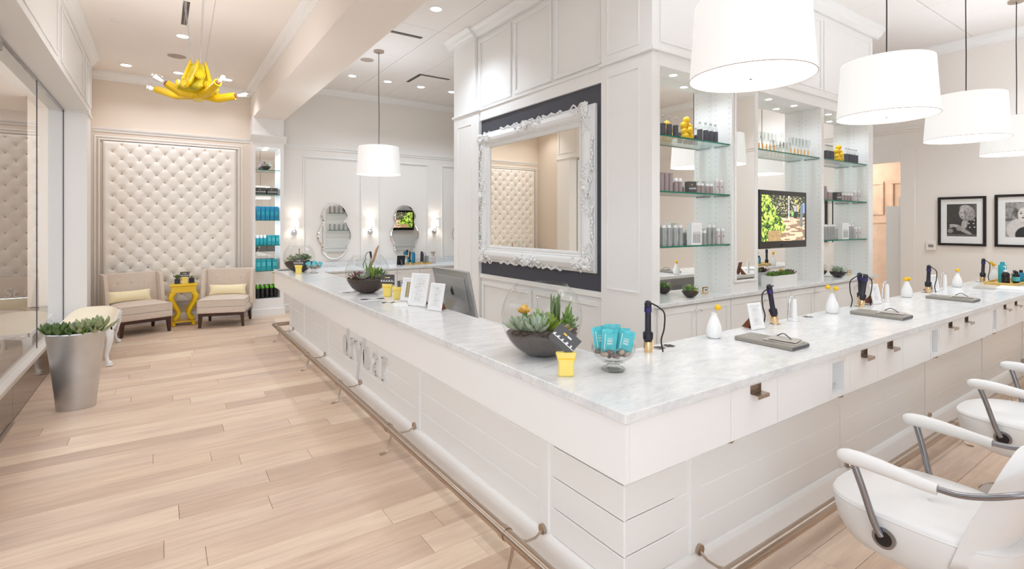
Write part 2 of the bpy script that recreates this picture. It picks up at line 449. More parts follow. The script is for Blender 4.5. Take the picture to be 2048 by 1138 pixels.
# back wall of the lounge
wall_back = struct(MB().box(-1.0, 1.40, BY, BY + .12, 0, CEIL_L + .1).build('wall_back', 'cream_wall'))
MB().prism([(BY - a, CEIL_L + d) for a, d in crown_prof(1)], 'x', -.86, 1.29).build('crown', 'white_paint', wall_back, smooth=.4)
MB().prism([(BY, 3.05), (BY - .035, 3.05), (BY - .03, 3.03), (BY - .012, 3.015), (BY - .012, 2.99), (BY, 2.99)], 'x', -.86, 1.29).build('picture_rail', 'white_paint', wall_back)
MB().ring('y', BY, -.835, 1.165, .25, 2.93, .022, -.012).build('panel_moulding', 'white_paint', wall_back, bevel=.004)
MB().ring('y', BY, -.785, 1.115, .285, 2.885, .02, -.03).build('panel_moulding', 'white_paint', wall_back, bevel=.005)
MB().prism([(BY, 0), (BY - .02, 0), (BY - .02, .12), (BY - .01, .14), (BY, .14)], 'x', -.86, 1.29).build('baseboard', 'white_paint', wall_back)

# vanity wall beyond the bar
wall_vanity = struct(MB().box(1.40, RX + .1, BY, BY + .12, 0, CEIL_R + .1).build('wall_vanity', 'vanity_wall'))
MB().prism([(BY - a, CEIL_R + d) for a, d in crown_prof(1.1)], 'x', 1.78, RX).build('crown', 'white_paint', wall_vanity, smooth=.4)
MB().prism([(BY, 3.02), (BY - .035, 3.02), (BY - .03, 3.0), (BY - .012, 2.985), (BY - .012, 2.96), (BY, 2.96)], 'x', 1.77, RX).build('picture_rail', 'white_paint', wall_vanity)
for x0, x1 in ((2.15, 3.25), (3.56, 4.66), (4.97, 6.07), (6.38, 7.48)):
    MB().ring('y', BY, x0, x1, .12, 2.84, .028, -.016).build('panel_moulding', 'white_paint', wall_vanity, bevel=.004)
    MB().ring('y', BY, x0 + .04, x1 - .04, .16, 2.80, .008, -.008).build('panel_moulding', 'white_paint', wall_vanity)
MB().prism([(BY, 0), (BY - .02, 0), (BY - .02, .12), (BY - .01, .14), (BY, .14)], 'x', 1.77, RX).build('baseboard', 'white_paint', wall_vanity)

# left wall: storefront. upper wall with panels, end pilaster, soffit
wall_left = struct(MB().box(GX - .2, WX, FY, 9.15, 3.06, CEIL_L + .1).build('wall_left', 'white_paint'))
MB().box(GX - .2, -.86, 9.15, BY, 0, CEIL_L + .1).build('wall_return', 'cream_wall', wall_left)
MB().box(GX - .2, WX, 8.73, 9.15, 0, 3.06).build('pilaster', 'white_satin', wall_left)
MB().box(GX - .2, -.785, 8.70, 9.17, 3.04, 3.075).build('pilaster_cap', 'white_paint', wall_left, bevel=.006)
MB().prism([(WX, 3.06), (WX + .022, 3.06), (WX + .022, 3.085), (WX + .008, 3.10), (WX, 3.10)], 'y', FY, 8.7).build('picture_rail', 'white_paint', wall_left)
MB().prism([(WX + a, CEIL_L + d) for a, d in crown_prof(1)], 'y', FY, 9.2).build('crown', 'white_paint', wall_left, smooth=.4)
for a, b in ((-1, .7), (.9, 2.6), (2.8, 4.5), (4.7, 6.4), (6.6, 8.3), (8.5, 9.1)):
    MB().ring('x', WX, a, b, 3.17, 3.73, .03, .014).build('panel_moulding', 'white_paint', wall_left, bevel=.004)
MB().prism([(-.86, 0), (-.84, 0), (-.84, .12), (-.85, .14), (-.86, .14)], 'y', 9.15, BY).build('baseboard', 'white_paint', wall_left)

# glass shop front: panes, head rail, sill, dark base, patch fitting
shop = thing('window_1', 'frameless glass shop front over a glossy dark base along the left wall', 'shop window', (GX, 5, 0)); struct(shop)
del shop['category']
for a, b in ((FY, -.3), (-.3, 1.5), (1.5, 3.45), (3.45, 5.42), (5.42, 7.015), (7.015, 8.725)):
    MB().add([(GX - .05, a + .003, .33), (GX - .05, b - .003, .33), (GX - .05, b - .003, 3.045), (GX - .05, a + .003, 3.045)], [(0, 1, 2, 3)]).build('pane', 'shop_glass', shop, world=True)
    MB().box(GX - .056, GX - .046, b - .004, b + .004, .33, 3.045).build('pane_edge', 'label_dark', shop, world=True)
MB().box(GX - .062, GX - .038, FY, 8.73, 3.035, 3.06).build('head_channel', 'grey_metal', shop, world=True)
MB().box(GX - .09, GX + .012, FY, 8.73, .29, .33).build('sill', 'sill_grey', shop, world=True, bevel=.004)
MB().box(GX - .08, GX, 5.7, 8.73, 0, .29).build('dark_base', 'dark_base', shop, world=True)
MB().box(GX - .08, GX, FY, 5.695, 0, .29).build('dark_base', 'dark_base', shop, world=True)
MB().box(GX, GX + .03, 4.4, 5.62, 0, .012).build('threshold', 'nickel', shop, world=True, bevel=.003)
pf = MB().box(GX - .07, GX - .02, 5.22, 5.5, 2.93, 3.04).build('patch_fitting', 'grey_metal', shop, world=True, bevel=.006)
MB().cyl((GX - .02, 5.36, 2.985), (GX - .012, 5.36, 2.985), .022).build('fitting_cap', 'chrome', pf, smooth=SM)
pf.children[0].data.transform(Matrix.Translation(-Vector(shop.location)))

# what lies outside the shop front: passage with a pale pier and a shop sign
passage = struct(MB().box(-6, GX - .2, FY, 15, -.1, -.01).build('floor_outside', 'exterior_floor'))
struct(MB().box(-6.1, -6, FY, 15, 0, 4).build('wall_outside', 'exterior_dark'))
struct(MB().box(-3.4, GX - .2, FY + .5, 15, 4, 4.1).build('ceiling_outside', 'exterior_tan'))
wo = struct(MB().box(-6, GX - .2, 15, 15.1, 0, 4).build('wall_outside_end', 'exterior_dark'))
MB().box(-2.09, -1.19, 13.2, 14.99, 0, 4).build('pier', 'exterior_tan', wo)

# right wall with doorway, front wall behind the photographer
wall_right = struct(MB().box(RX, RX + .12, FY, 3.06, 0, CEIL_R + .1).build('wall_right', 'beige_wall'))
MB().box(RX, RX + .12, 3.06, 4.3, 2.53, CEIL_R + .1).build('wall_over_door', 'beige_wall', wall_right)
MB().box(RX, RX + .12, 4.3, BY, 0, CEIL_R + .1).build('wall_far', 'beige_wall', wall_right)
MB().prism([(RX - a, CEIL_R + d) for a, d in crown_prof(1.4)], 'y', FY, BY).build('crown', 'white_paint', wall_right, smooth=.4)
MB().prism([(RX, 3.02), (RX - .03, 3.02), (RX - .025, 3.0), (RX - .01, 2.985), (RX - .01, 2.96), (RX, 2.96)], 'y', FY, BY).build('picture_rail', 'beige_wall', wall_right)
MB().box(RX - .025, RX, 2.88, 3.06, 0, 2.70).box(RX - .025, RX, 3.06, 4.3, 2.53, 2.70).box(RX - .025, RX, 4.3, 4.46, 0, 2.70).build('door_casing', 'beige_wall', wall_right, bevel=.004)
MB().prism([(RX, 0), (RX - .02, 0), (RX - .02, .14), (RX - .01, .16), (RX, .16)], 'y', FY, 2.88).build('baseboard', 'white_paint', wall_right)
# room through the doorway
hall = struct(MB().box(RX + 1.6, RX + 1.7, 2, 6, 0, 3).build('wall_hall', 'amber_wood'))
MB().ring('x', RX + 1.6, 3.3, 3.75, 1.75, 2.35, .05, -.03).build('hall_panel', 'amber_wood', hall, bevel=.006)
MB().ring('x', RX + 1.6, 3.85, 4.3, 1.75, 2.35, .05, -.03).build('hall_panel', 'amber_wood', hall, bevel=.006)
MB().ring('x', RX + 1.6, 3.1, 4.4, .1, 1.65, .05, -.03).build('hall_panel', 'amber_wood', hall, bevel=.006)
MB().box(RX + .12, RX + 1.7, 2.0, 2.1, 0, 3).build('hall_side', 'amber_wood', hall)
MB().box(RX + .12, RX + 1.7, 2.0, 6, 2.9, 3).build('hall_ceiling', 'ceiling_paint', hall)
MB().box(RX, RX + 1.7, 2.0, 6, -.1, -.001).build('hall_floor', 'oak_floor', hall)
dr = struct(MB().box(RX + .13, RX + .17, 3.07, 3.13, 0, 2.0).box(RX + .13, RX + .16, 3.13, 3.3, 0, 1.86).build('door_1', 'white_paint'))
pt_l = point('hall_light', (RX + .8, 4.3, 2.6), 13, (1, .9, .8), .1)

wall_front = struct(MB().box(.7, RX + .1, FY - .1, FY, 0, CEIL_R + .1).build('wall_front', 'beige_wall'))  # left end lengthened out of view to narrow the daylight opening
for a, b in ((2.2, 3.3), (3.6, 4.7), (5.0, 6.1), (6.4, 7.5)):
    MB().ring('y', FY, a, b, 1.0, 2.8, .03, .016).build('panel_moulding', 'white_paint', wall_front, bevel=.004)
MB().box(.7, RX, FY, FY + .02, .86, .92).build('chair_rail', 'white_paint', wall_front)
MB().prism([(FY + a, CEIL_R + d) for a, d in crown_prof(1.1)], 'x', 1.9, RX).build('crown', 'white_paint', wall_front, smooth=.4)

# ---------------------------------------------------------------- tower in the middle of the salon
TX, TY, TX1, TY1, TB = 3.35, 2.84, 7.62, 6.32, 3.05       # faces and back of the niches
tower = struct(MB().box(TX + .05, TX1 - .01, TB + .012, TY1, 0, CEIL_R).build('wall_tower', 'white_paint'))
# mirror side: two pilasters, rails, panels
def pil(y0, y1, z0, z1, nm='pilaster'):
    return MB().box(TX, TX + .06, y0, y1, z0, z1).build(nm, 'white_paint', tower, bevel=.003)
pil(TY, 3.44, 0, 3.03); pil(5.65, TY1, 0, 3.03)
pil(TY, 3.44, 3.06, CEIL_R); pil(5.75, TY1, 3.06, CEIL_R)
MB().ring('x', TX, 2.98, 3.36, 1.0, 2.93, .012, -.008).build('panel_moulding', 'white_paint', tower)
MB().ring('x', TX, 5.82, 6.2, .3, 2.9, .012, -.008).build('panel_moulding', 'white_paint', tower)
MB().ring('x', TX, 2.98, 3.36, 3.12, 3.94, .012, -.008).build('panel_moulding', 'white_paint', tower)
MB().box(TX + .02, TX + .06, 3.44, 5.65, 2.905, 3.03).build('top_rail', 'white_paint', tower, bevel=.003)
MB().box(TX + .02, TX + .06, 3.44, 5.65, .90, .955).build('sill_rail', 'white_paint', tower, bevel=.004)
MB().box(TX + .045, TX + .06, 3.44, 5.65, .955, 2.905).build('slate_panel', 'slate_panel', tower)
for a, b in ((3.47, 4.52), (4.57, 5.63)):
    MB().ring('x', TX + .05, a, b, .1, .86, .05, -.02).build('panel_moulding', 'white_paint', tower, bevel=.004)
for a, b in ((3.47, 4.17), (4.22, 4.92), (4.97, 5.72)):
    MB().ring('x', TX + .05, a, b, 3.09, 3.96, .05, -.02).build('panel_moulding', 'white_paint', tower, bevel=.004)
# ledge round the tower over the pilasters, crown under the ceiling
MB().box(TX - .025, TX + .06, TY - .03, 3.46, 3.03, 3.06).box(TX - .025, TX + .06, 5.63, TY1 + .02, 3.03, 3.06).box(TX + .005, TX + .06, 3.46, 5.63, 3.03, 3.06).box(TX + .06, TX1 + .02, TY - .03, TB + .02, 3.03, 3.06).build('ledge', 'white_paint', tower, bevel=.005)
MB().prism([(TX - a, CEIL_R + d) for a, d in crown_prof(1.2)], 'y', TY - .12, 3.44).prism([(TX + .05 - a, CEIL_R + d) for a, d in crown_prof(1.2)], 'y', 3.44, 5.75).prism([(TX - a, CEIL_R + d) for a, d in crown_prof(1.2)], 'y', 5.75, TY1 + .1).build('crown', 'white_paint', tower, smooth=.4)
MB().prism([(TY - a, CEIL_R + d) for a, d in crown_prof(1.2)], 'x', TX - .12, TX1 + .12).build('crown', 'white_paint', tower, smooth=.4)
# shelf side: upper fascia, stiles, niche linings
MB().box(TX + .06, TX1, TY + .005, TB + .012, 3.06, CEIL_R).build('upper_fascia', 'white_paint', tower)
for a, b in ((3.45, 4.85), (4.9, 6.25), (6.3, 7.55)):
    MB().ring('y', TY + .005, a, b, 3.12, 3.94, .03, -.012).build('panel_moulding', 'white_paint', tower, bevel=.004)
MB().box(TX + .06, TX1, TY, TB + .012, 2.92, 3.03).build('niche_header', 'white_paint', tower)
NICHE = ((3.446, 4.48), (4.93, 6.24), (6.30, 7.49))
for a, b in ((TX + .06, 3.446), (4.48, 4.93), (6.24, 6.30), (7.49, TX1)):
    MB().box(a, b, TY, TB + .012, 0, 2.92).build('stile', 'white_paint', tower, bevel=.002)
for k, (a, b) in enumerate(NICHE):
    MB().box(a, b, TB, TB + .012, .93, 2.92).build('niche_mirror', 'mirror', tower)
    for zz in [1.0 + i * .05 for i in range(36)]: pass
    hm = MB()
    for yp in (TY + .03, TB - .035):
        for i in range(38): hm.cyl((b + .0005, yp, 1.0 + i * .05), (b - .0006, yp, 1.0 + i * .05), .004, n=6)
    o = hm.build('shelf_pin_holes', 'grille_grey', tower); o['kind'] = 'stuff'
    for xl in (a + (b - a) * .3, a + (b - a) * .7):
        MB().lathe([(.045, 0), (.045, -.006), (.034, -.008)], 20, (xl, TY + .11, 2.92)).build('niche_lamp_ring', 'white_satin', tower, smooth=SM)
        MB().lathe([(.033, -.004), (.033, -.0085)], 20, (xl, TY + .11, 2.92)).build('niche_lamp', 'lamp_on', tower)
        spot('niche_light', (xl, TY + .11, 2.90), 5, NEUT, 150, .8, .03)
# tall narrow mirror between the first two niches
vm = MB().box(4.535, 4.865, TY - .006, TY - .001, 1.05, 2.90).build('stile_mirror', 'mirror', tower)
MB().ring('y', TY - .001, 4.515, 4.885, 1.03, 2.92, .02, -.016).build('mirror_trim', 'white_satin', tower, bevel=.003)
# low back counter under the niches: slab and cabinets
bc = MB().box(TX + .015, TX1 + .03, TY - .05, TB, .895, .93).build('marble_ledge', 'marble', tower, bevel=.003)
MB().box(TX + .06, TX1, TY - .005, TY, 0, .895).build('cabinet_face', 'white_paint', tower)
dx = [3.40, 3.90, 4.42, 4.96, 5.50, 6.02, 6.56, 7.08, 7.58]
for i, (a, b) in enumerate(zip(dx[:-1], dx[1:])):
    d = MB().box(a + .004, b - .004, TY - .022, TY - .005, .12, .885).build('cabinet_door', 'white_satin', tower, bevel=.002)
    MB().ring('y', TY - .022, a + .004, b - .004, .12, .885, .06, -.006).build('door_frame', 'white_satin', d, bevel=.002)
    kx = b - .035 if i % 2 == 0 else a + .035
    MB().cyl((kx, TY - .028, .83), (kx, TY - .045, .83), .006, n=8).ball((kx, TY - .052, .83), .013).build('knob', 'chrome', d, smooth=SM)
# far side of the tower, seen in the vanity mirrors: panelling, shelves
for a, b in ((3.45, 4.4), (4.9, 6.2), (6.3, 7.5)):
    MB().ring('y', TY1, a, b, .95, 2.9, .04, .016).build('panel_moulding', 'white_paint', tower, bevel=.004)
MB().box(3.42, 7.55, TY1, TY1 + .35, .86, .90).build('far_ledge', 'marble', tower)
MB().box(3.42, 7.55, TY1, TY1 + .33, 0, .86).build('far_cabinet', 'white_paint', tower)

# ---------------------------------------------------------------- lamps in the ceilings
def downlight(x, y, z, label, w=DOWN_W, col=NEUT, size=125):
    t = thing('downlight', label, 'ceiling lamp', (x, y, z), 0, 'recessed ceiling lamps')
    MB().lathe([(.085, 0), (.085, -.004), (.066, -.007), (.062, -.002)], 24).build('trim_ring', 'white_satin', t, smooth=SM)
    MB().lathe([(.061, -.001), (.061, -.004)], 24).build('lens', 'lamp_on', t)
    l = spot('downlight_beam', (0, 0, -.03), w, col, size, .8, .06); l.parent = t
    return t
for i, (x, y, l) in enumerate(((-.42, 9.33, 'recessed lamp nearest the left wall above the tufted panel'), (.22, 9.36, 'recessed lamp over the middle of the tufted panel'),
                               (.88, 9.36, 'recessed lamp by the beam above the tufted panel'), (.22, 7.49, 'recessed lamp near the speaker grille above the yellow chandelier'))):
    downlight(x, y, CEIL_L, l, DOWN_W * (.95 if i < 3 else 1), WARM)
for i, (x, y) in enumerate(((.22, 5.0), (.22, 3.2), (.22, 1.2), (.22, -.8))):
    downlight(x, y, CEIL_L, 'recessed lamp in the lounge ceiling, %s one before the chandelier' % ORD[i], DOWN_W, WARM)
for i, x in enumerate((2.70, 3.33, 3.97, 4.61, 5.25)):
    downlight(x, 8.78, CEIL_R, '%s recessed lamp from the beam in the row before the vanity wall' % ORD[i], DOWN_W * 1.55)
for i, (x, y) in enumerate(((2.67, 5.48), (2.45, 2.4), (1.0 + 1.4, .4))):
    downlight(x, y, CEIL_R, ['recessed lamp in the tiled ceiling beside the tower', 'recessed lamp in the tiled ceiling over the counter corner', 'recessed lamp in the tiled ceiling before the counter'][i], DOWN_W * (3.6 if i == 0 else 1.2))
for i, (x, y) in enumerate(((4.2, .2), (6.0, .2), (7.8, .2), (4.2, -1.5), (6.5, -1.5), (8.3, 1.1), (8.4, 4.4))):
    downlight(x, y, CEIL_R, '%s unseen recessed lamp of the salon ceiling right of the tower' % ORD[i], DOWN_W * (4.0 if i == 5 else 1.9))  # strongest lamp is added out of view to brighten the right wall
# speaker grilles, detector, slot vents
def grille(x, y, z, r, label, nm='ceiling_speaker', cat='speaker', m='grille_grey'):
    t = thing(nm, label, cat, (x, y, z))
    MB().lathe([(r, 0), (r, -.004), (r * .93, -.007)], 28).build('rim', 'tile_white', t, smooth=SM)
    MB().lathe([(r * .92, -.003), (r * .92, -.009), (0.001, -.011)], 28).build('grille', m, t, smooth=SM)
grille(.18, 8.42, CEIL_L, .12, 'round grey speaker grille in the lounge ceiling')
grille(2.62, 7.78, CEIL_R, .11, 'round pale speaker grille in the tiled ceiling by the pendant')
grille(-.42, 7.36, CEIL_L, .05, 'small smoke detector on the lounge ceiling', 'smoke_detector', 'detector', 'tile_white')
def slot(x0, x1, y0, y1, z, label, L2=None):
    t = thing('air_vent', label, 'vent', ((x0 + x1) / 2, (y0 + y1) / 2, z))
    MB().box(x0, x1, y0, y1, z - .003, z).build('slot', 'black', t, world=True)
    if L2: MB().box(*L2, z - .003, z).build('slot', 'black', t, world=True)
    MB().box(x0, x1, (y0 + y1) / 2 - .004 if x1 - x0 > y1 - y0 else y0, (y0 + y1) / 2 + .004 if x1 - x0 > y1 - y0 else y1, z - .006, z - .003).build('vane', 'grille_grey', t, world=True) if x1 - x0 > y1 - y0 else \
        MB().box((x0 + x1) / 2 - .004, (x0 + x1) / 2 + .004, y0, y1, z - .006, z - .003).build('vane', 'grille_grey', t, world=True)
slot(.19, .25, 6.30, 7.05, CEIL_L, 'dark slot vent in the lounge ceiling over the chandelier')
slot(2.37, 2.93, 6.42, 6.49, CEIL_R, 'dark slot vent along the beam in the tiled ceiling')
slot(3.62, 4.18, 8.02, 8.09, CEIL_R, 'angled dark slot vent in the far tiled ceiling', (3.60, 3.66, 8.02, 8.6))

# ================================================================ LOUNGE
# tufted wall panel with buttons
tp = thing('tufted_wall_panel', 'cream diamond-tufted upholstered panel covering the lounge wall', 'wall panel', (.165, BY, .30))
TX0, TX_1, TZ0, TZ1 = -.73, 1.06, .31, 2.85
btn = []
k = 0; z = 2.805
while z > .36:
    if k % 2 == 0: xs = [-.501 + i * .2212 for i in range(7)]
    else: xs = [-.613 + i * .2212 for i in range(8)]
    btn += [(x, z) for x in xs]; k += 1; z -= .1122
def tuft_h(x, z):
    d2 = min((x - a) ** 2 + (z - b) ** 2 for a, b in NEAR[(int((x + 1) * 10), int(z * 10))]) if NEAR[(int((x + 1) * 10), int(z * 10))] else .02
    d = math.sqrt(d2)
    h = .034 * (1 - math.exp(-(d / .032) ** 1.2))
    # diagonal folds between buttons
    u = (x + .501) / .2212; w = (z - 2.805) / .2244
    e = min(abs(((u + w) % 1) - 0), abs(((u + w) % 1) - 1), abs(((u - w) % 1)), abs(((u - w) % 1) - 1))
    h -= .005 * math.exp(-(e / .05) ** 2) * (1 if -.63 < x < .96 else 0)
    ed = min(x - TX0, TX_1 - x, z - TZ0, TZ1 - z)
    return h * min(1, max(0, ed / .03)) ** .5
NEAR = {}
for i in range(0, 24):
    for j in range(0, 32):
        cx, cz = i / 10 - 1 + .05, j / 10 + .05
        NEAR[(i, j)] = [(a, b) for a, b in btn if (a - cx) ** 2 + (b - cz) ** 2 < .06]
nx, nz = 150, 210
vs = [(TX0 + (TX_1 - TX0) * i / nx, BY - .02 - tuft_h(TX0 + (TX_1 - TX0) * i / nx, TZ0 + (TZ1 - TZ0) * j / nz), TZ0 + (TZ1 - TZ0) * j / nz) for j in range(nz + 1) for i in range(nx + 1)]
m = MB(); m.add(vs, [(j * (nx + 1) + i, j * (nx + 1) + i + 1, (j + 1) * (nx + 1) + i + 1, (j + 1) * (nx + 1) + i) for j in range(nz) for i in range(nx)])
m.build('upholstery', 'tuft_fabric', tp, world=True, smooth=3.0)
b0 = MB().ball((0, 0, 0), (.014, .008, .014), 10, 6).build('button', 'button_fabric', tp, smooth=SM)
for i, (x, z) in enumerate(btn):
    b = b0 if i == 0 else b0.copy()
    if i: COL.objects.link(b)
    b.location = Vector((x, BY - .024, z)) - Vector(tp.location)

# slipper chairs
def slipper(label):
    t = thing('slipper_chair', label, 'chair', (0, 0, 0), 0, 'beige slipper chairs')
    # local: front towards -y, width x
    m = MB().box(-.33, .33, -.32, .30, .22, .32); m.build('seat_frame', 'linen', t, smooth=SM, bevel=.018, seg=3)
    c = MB()
    n = 10; vs = []; fs = []
    for j in range(n + 1):
        for i in range(n + 1):
            u, v = i / n * 2 - 1, j / n * 2 - 1
            h = .42 + .035 * (1 - u ** 4) * (1 - v ** 4)
            vs.append((u * .325, -.02 + v * .30, h))
    for j in range(n):
        for i in range(n): fs.append((j * (n + 1) + i, j * (n + 1) + i + 1, (j + 1) * (n + 1) + i + 1, (j + 1) * (n + 1) + i))
    c.add(vs, fs)
    ring_t = [i for i in range(n + 1)] + [(n + 1) * j + n for j in range(1, n + 1)] + [(n + 1) * n + i for i in range(n - 1, -1, -1)] + [(n + 1) * j for j in range(n - 1, 0, -1)]
    o = len(c.v)
    for q in ring_t: c.v.append((c.v[q][0], c.v[q][1], .32))
    L = len(ring_t)
    c.f += [(ring_t[i], o + i, o + (i + 1) % L, ring_t[(i + 1) % L]) for i in range(L)]
    cu = c.build('seat_cushion', 'linen', t, smooth=.9)
    MB().tube([(-.325, -.32, .42), (.325, -.32, .42), (.325, .28, .42), (-.325, .28, .42)], .005, 6, True).build('piping', 'linen_dark', cu, smooth=SM)
    bk = MB().prism([(.20, .30), (.27, .86), (.34, .86), (.33, .30)], 'x', -.33, .33).build('backrest', 'linen', t, smooth=SM, bevel=.02, seg=3)
    for i in (-.17, 0, .17): MB().ball((i, .252, .72), (.014, .008, .014), 10, 6).build('button', 'linen', bk, smooth=SM)
    for sx in (-1, 1):
        w = MB()
        w.prism([(.36 if False else .335, .30), (.345, .86), (.16, .845), (.07, .52), (.05, .30)], 'x', sx * .325, sx * .375)
        w.build('wing', 'linen', t, smooth=SM, bevel=.014, seg=2)
    MB().box(-.31, .31, -.30, .28, .175, .22).build('base_rail', 'walnut', t, bevel=.004)
    for sx in (-1, 1):
        for y0, dy in ((-.28, 0), (.27, .05)):
            m = MB(); x = sx * .285
            m.add([(x - .028, y0 - .028, .22), (x + .028, y0 - .028, .22), (x + .028, y0 + .028, .22), (x - .028, y0 + .028, .22),
                   (x - .016 + sx * .012, y0 - .016 + dy, 0), (x + .016 + sx * .012, y0 - .016 + dy, 0), (x + .016 + sx * .012, y0 + .016 + dy, 0), (x - .016 + sx * .012, y0 + .016 + dy, 0)],
                  [(0, 1, 2, 3), (7, 6, 5, 4), (0, 4, 5, 1), (1, 5, 6, 2), (2, 6, 7, 3), (3, 7, 4, 0)])
            m.build('leg', 'walnut', t)
    return t
sl = slipper('beige slipper chair left of the yellow table, beside the cream bench')
sl.location = (-.275, 9.30, 0); sl.rotation_euler = (0, 0, math.radians(20))
sl2 = copy_tree(sl, (.85, 9.30, 0), math.radians(-17), 'beige slipper chair right of the yellow table, beside the shelf column')
def pillow(label, loc, rz, tilt):
    m = MB(); n = 14; vs = []; fs = []
    for sgn in (1, -1):
        o = len(vs)
        for j in range(n + 1):
            for i in range(n + 1):
                u, v = i / n * 2 - 1, j / n * 2 - 1
                pu = u * (1 - .06 * (1 - v * v)); pv = v * (1 - .12 * (1 - u * u))
                vs.append((pu * .27, sgn * .055 * (max(0, 1 - u ** 4) * max(0, 1 - v ** 2)) ** .6, pv * .085 + .085))
        for j in range(n):
            for i in range(n):
                q = (o + j * (n + 1) + i, o + j * (n + 1) + i + 1, o + (j + 1) * (n + 1) + i + 1, o + (j + 1) * (n + 1) + i)
                fs.append(q if sgn < 0 else q[::-1])
    m.add(vs, fs); o = m.build('lumbar_pillow', 'pillow_yellow', None, smooth=2.5)
    tag(o, label, 'cushion', 'pale yellow lumbar pillows'); o.location = loc; o.rotation_euler = (tilt, 0, rz); return o
pillow('pale yellow lumbar pillow on the left slipper chair', (-.37, 9.37, .447), math.radians(20), -.3)
pillow('pale yellow lumbar pillow on the right slipper chair', (.885, 9.405, .447), math.radians(-17), -.3)

# yellow scroll-leg side table
yt = thing('side_table', 'bright yellow lacquered side table with scrolled legs between two chairs', 'table', (.29, 9.60, 0))
MB().box(-.185, .185, -.17, .17, .62, .65).build('table_top', 'yellow_lacquer', yt, smooth=SM, bevel=.008, seg=2)
MB().box(-.165, .165, -.15, .15, .52, .62).build('apron', 'yellow_lacquer', yt, bevel=.004)
MB().box(-.165, .165, -.14, .14, .055, .075).build('stretcher_shelf', 'yellow_lacquer', yt, bevel=.004)
for sx in (-1, 1):
    for sy in (-1, 1):
        pts = []; rs = []
        for (x, z, r) in ((.10, .52, .03), (.145, .50, .04), (.165, .45, .042), (.15, .37, .038), (.11, .30, .032), (.075, .24, .03), (.065, .19, .032), (.08, .14, .036), (.115, .105, .04), (.14, .11, .03)):
            pts.append((sx * x, sy * .11, z)); rs.append(r)
        lg = MB().tube(pts, rs, 12).build('leg', 'yellow_lacquer', yt, smooth=1.2)
        MB().lathe([(.0, .0), (.03, .004), (.036, .02), (.03, .045), (.018, .055)], 14, (sx * .135, sy * .11, 0)).build('bun_foot', 'yellow_lacquer', lg, smooth=1.2)
def pot_plant(name, label, loc, mat, R, n=14, s=.075):
    t = thing(name, label, 'plant', loc)
    MB().box(-s / 2, s / 2, -s / 2, s / 2, 0, s * 1.05).build('pot', 'bottle_black', t, bevel=.003)
    MB().rosette((0, 0, s * 1.0), R, n, .5, 1.35, .4).build('succulent', mat, t)
    return t
pot_plant('potted_succulent', 'taller succulent in a black cube pot on the yellow table', (.21, 9.58, .65), 'leaf_dark', .10)
pot_plant('potted_succulent', 'low succulent in a black cube pot on the yellow table', (.40, 9.62, .65), 'leaf_grey', .055)

def skyline(s, t):   # dark card with a white skyline rule and a small yellow mark
    c = (84, 82, 82)
    if .34 < t < .38: c = (235, 235, 235)
    if .38 <= t < .38 + .12 * abs(math.sin(s * 17)) * (1 if (s * 5) % 1 < .4 else 0): c = (240, 240, 240)
    if .68 < t < .78 and .32 < s < .46: c = (240, 200, 60)
    if .66 < t < .76 and .47 < s < .68 and int(s * 60) % 2 == 0: c = (240, 240, 240)
    return c
def card_holder(label, loc, rz, cards=True, roll=0.0, sc=1.0, coff=(0, 0, .078)):
    """yellow flared clip holding a dark card"""
    t = thing('card_holder', label, 'card holder', loc, rz, 'yellow card holders'); t.scale = (sc, sc, sc)
    MB().prism([(-.028, 0), (.028, 0), (.027, .045), (.038, .085), (-.038, .085), (-.027, .045)], 'y', -.014, .014).build('holder', 'yellow_plastic', t, bevel=.004)
    MB().box(-.03, .03, -.016, -.014, .062, .066).build('holder_rib', 'yellow_lacquer', t)
    if cards:
        c = MB().box(-.05, .05, -.003, .003, 0, .07).build('card', 'grey_card', t, bevel=.001)
        c.location = coff; c.rotation_euler = (0, roll, 0)
        printed('card_print', 'printed', c, (-.048, -.0035, .002), (.096, 0, 0), (0, 0, .066), 32, 22, skyline)
    return t
card_holder('yellow card holder standing between the pots on the yellow table', (.305, 9.52, .65), 0, True, 0, 1.25)

# white bench with cream cushion
bn = thing('upholstered_bench', 'white carved bench with a cream upholstered seat against the shop window', 'bench', (-.70, 7.95, 0))
m = MB(); n = 16; vs = []; fs = []
for j in range(n + 1):
    for i in range(n + 1):
        u, v = i / n * 2 - 1, j / n * 2 - 1
        h = .44 + .10 * (1 - abs(u) ** 3.2) ** .6 * (1 - abs(v) ** 6) ** .6 if abs(u) < 1 and abs(v) < 1 else .44
        vs.append((u * .245, v * .70, h))
for j in range(n):
    for i in range(n): fs.append((j * (n + 1) + i, j * (n + 1) + i + 1, (j + 1) * (n + 1) + i + 1, (j + 1) * (n + 1) + i))
m.add(vs, fs).build('seat_cushion', 'cushion_cream', bn, smooth=2)
ap = MB()
for a in (0, 1, 2, 3):
    if a < 2:
        x = (-.255, .235)[a]
        pl = [(-.70, .45), (.70, .45)] + [(.70 - 1.4 * i / 24, .37 + .04 * abs(math.sin(i / 24 * PI * 3))) for i in range(25)]
        ap.prism(pl, 'x', x, x + .02)
    else:
        y = (-.70, .68)[a - 2]; pl = [(-.25, .45), (.25, .45)] + [(.25 - .5 * i / 12, .37 + .04 * math.sin(i / 12 * PI)) for i in range(13)]
        ap.prism(pl, 'y', y, y + .02)
ap.build('carved_apron', 'plaster_white', bn)
orn = MB()
for i in range(15): orn.ball((.262, -.62 + i * .09, .415 + .012 * (i % 2)), (.012, .03, .018), 8, 5)
for i in range(6): orn.ball((-.2 + i * .08, -.705, .415 + .012 * (i % 2)), (.03, .012, .018), 8, 5)
orn.build('apron_carving', 'plaster_white', bn, smooth=2)['kind'] = 'stuff'
